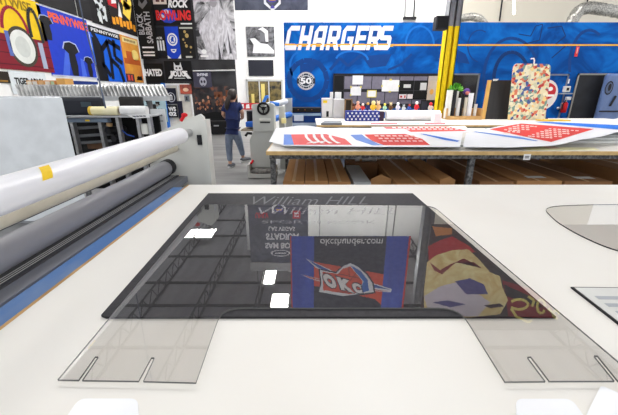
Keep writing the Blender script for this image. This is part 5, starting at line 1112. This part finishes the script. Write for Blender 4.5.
for x in (68, 96.5, 115, 135.5, 147): MB(SILVER).box((rx(x)-.02, Yr, 0), (rx(x)+.025, Yr+.08, rz(117))).build('upright', t)
for x, y in ((103, 131), (107, 139), (103, 146)): mb = MB(DARK); mb.tube([(rx(x), Yr+.02, rz(y)), (rx(x)+.1, Yr+.3, rz(y))], .055, 12); mb.build('feed_spool', t)
MB(P((170, 140, 100))).tube([(rx(107), Yr-.02, rz(126)), (rx(107)+.01, Yr-.02, rz(123))], .04, 10).build('brass_cap', t)
MB(P((232, 232, 226))).tube([(rx(141), Yr+.03, rz(134)), (rx(141.5), Yr+.03, rz(124))], .055, 12).build('white_bottle', t)
MB(P((60, 100, 200))).tube([(rx(116), Yr+.05, rz(130)), (rx(121), Yr+.05, rz(135)), (rx(128), Yr+.05, rz(137))], .008, 6).build('blue_hose', t)
MB(mat('brown_cardboard_low', (120, 84, 54), (90, 64, 44))).box((rx(74), Yr+.12, rz(150)), (rx(90), Yr+.3, rz(144))).build('inner_tray', t)
t = thing('yellow_roll', 'cream yellow paper roll lying across the top of the dark printer', 'roll', (rx(106), Yr+.1, rz(115.4)))
zc_ = rz(115.4)+.065
MB(mat('yellow_paper', (240, 226, 160), (246, 238, 200), scale=3)).tube([(rx(92), Yr-.03, zc_), (rx(120), Yr-.03, zc_)], .062, 20).build('paper', t); MB(P((226, 190, 70))).tube([(rx(91.5), Yr-.03, zc_), (rx(94), Yr-.03, zc_)], .064, 20).build('end_band', t)
t = thing('white_paper_roll', 'white paper roll with a brown core beside the cream yellow roll', 'roll', (rx(135), Yr+.1, rz(115.4)))
MB(WHITE).tube([(rx(122.5), Yr-.03, zc_+.005), (rx(148), Yr-.03, zc_+.005)], .064, 20).build('paper', t); mb = MB(P((96, 64, 40))); mb.tube([(rx(121), Yr-.03, zc_+.005), (rx(122.5), Yr-.03, zc_+.005)], .045, 14); mb.build('core', t)
mb = MB(WHITE); q = [A(x, y, Yr-.13) for x, y in ((126, 114.5), (148, 114), (150, 117.5), (134, 118.5))]; mb.prism(q, (0, -.004, 0)); 
S4 = lambda u, v: q[3].lerp(q[2], u).lerp(q[0].lerp(q[1], u), v)+V((0, -.006, 0))
for k in range(4): mb.ngon([S4(.15+.18*k, .3), S4(.3+.18*k, .3), S4(.3+.18*k, .65), S4(.15+.18*k, .65)], P((100, 104, 112)))
tag(mb.build('hanging_print'), 'white print with grey marks hanging off the white paper roll', 'printed sheet')
poster('text_sheet', 'white sheet with rows of small text behind the gantry end plate', 'sheet', back(151.5, 109, 166, 131, 5.43), P((236, 238, 240)), draw=lambda mb, s: shape(mb, s, [rect(.12, .32+.12*k, .12+.68*(.7+.3*((k*3) % 2)), .36+.12*k) for k in range(4)], P((110, 114, 120)), .004))
tag(MB(GREY).box((A(153.5, 120, 5.44).x, 5.436, 0), (A(164, 120, 5.44).x, 5.46, A(158, 112, 5.43).z)).build('sheet_stand'), 'grey stand panel carrying the sheet of small text', 'stand')
def d_rob(mb, s):
    shape(mb, s, [rect(0, 0, 1, .35)], P((150, 170, 176)), .002)
    for x, y, r in ((.42, .55, .13), (.55, .4, .16), (.72, .5, .1), (.36, .4, .1), (.8, .3, .12), (.62, .22, .12)): shape(mb, s, [[(x+r*k*math.cos(i/11*6.283), y+r*k*.75*math.sin(i/11*6.283)) for i, k in [(j, .65+.35*((j*5) % 3)/2) for j in range(11)]]], P((34, 32, 34)), .004)
    for x, y in ((.5, .42), (.7, .46), (.58, .26)): shape(mb, s, [circ(x, y, .05, .04, 8)], P((150, 146, 142)), .006)
poster('machine_poster', 'pale blue poster of a dark motor, left of the slim blue post', 'poster', back(137, 84.5, 165.5, 122, 9.0), P((176, 204, 214)), draw=d_rob)
q = back(137, 84.5, 165.5, 122, 9.03); tag(MB(P((60, 120, 190))).box((q(0, 0).x+.1, 9.03, 0), (q(1, 0).x-.1, 9.07, q(0, .9).z)).build('poster_stand'), 'blue backing stand behind the pale blue motor poster', 'stand')
# black table and things before the crowd mural
a = A(214, 126, 13.8)
t = thing('equipment_case', 'low black equipment case on the floor before the crowd mural', 'case', (a.x, 13.8, 0))
MB(BLACK).box((a.x-.35, 13.6, .04), (a.x+.65, 14.1, .55)).build('case_body', t, bevel=.02); MB(GREY).box((a.x+.05, 13.58, .35), (a.x+.25, 13.6, .4)).build('handle', t)
for sx in (-.28, .58): MB(DARK).tube([(a.x+sx, 13.7, 0), (a.x+sx, 13.7, .04)], .03, 8).build('foot', t)

# ================================================================ LIGHT AND CAMERA
w = bpy.data.worlds.new('daylight'); bpy.context.scene.world = w; w.use_nodes = True
bg = w.node_tree.nodes['Background']; bg.inputs[0].default_value = (.97, .985, 1, 1); bg.inputs[1].default_value = 1.35
cam = bpy.data.cameras.new('camera'); co = bpy.data.objects.new('camera', cam); C.objects.link(co)
cam.sensor_width = 36; cam.lens = F/618*36; co.location = (0, 0, EYE); co.rotation_euler = (math.pi/2-TILT, 0, 0); cam.clip_start = .03; cam.clip_end = 200
sc = bpy.context.scene; sc.camera = co
vs_ = sc.view_settings; vs_.view_transform = 'Standard'; vs_.look = 'None'; vs_.gamma = 1; vs_.use_curve_mapping = False; vs_.exposure = -.1
sc.cycles.use_denoising = True; sc.cycles.max_bounces = 8; sc.cycles.transparent_max_bounces = 12
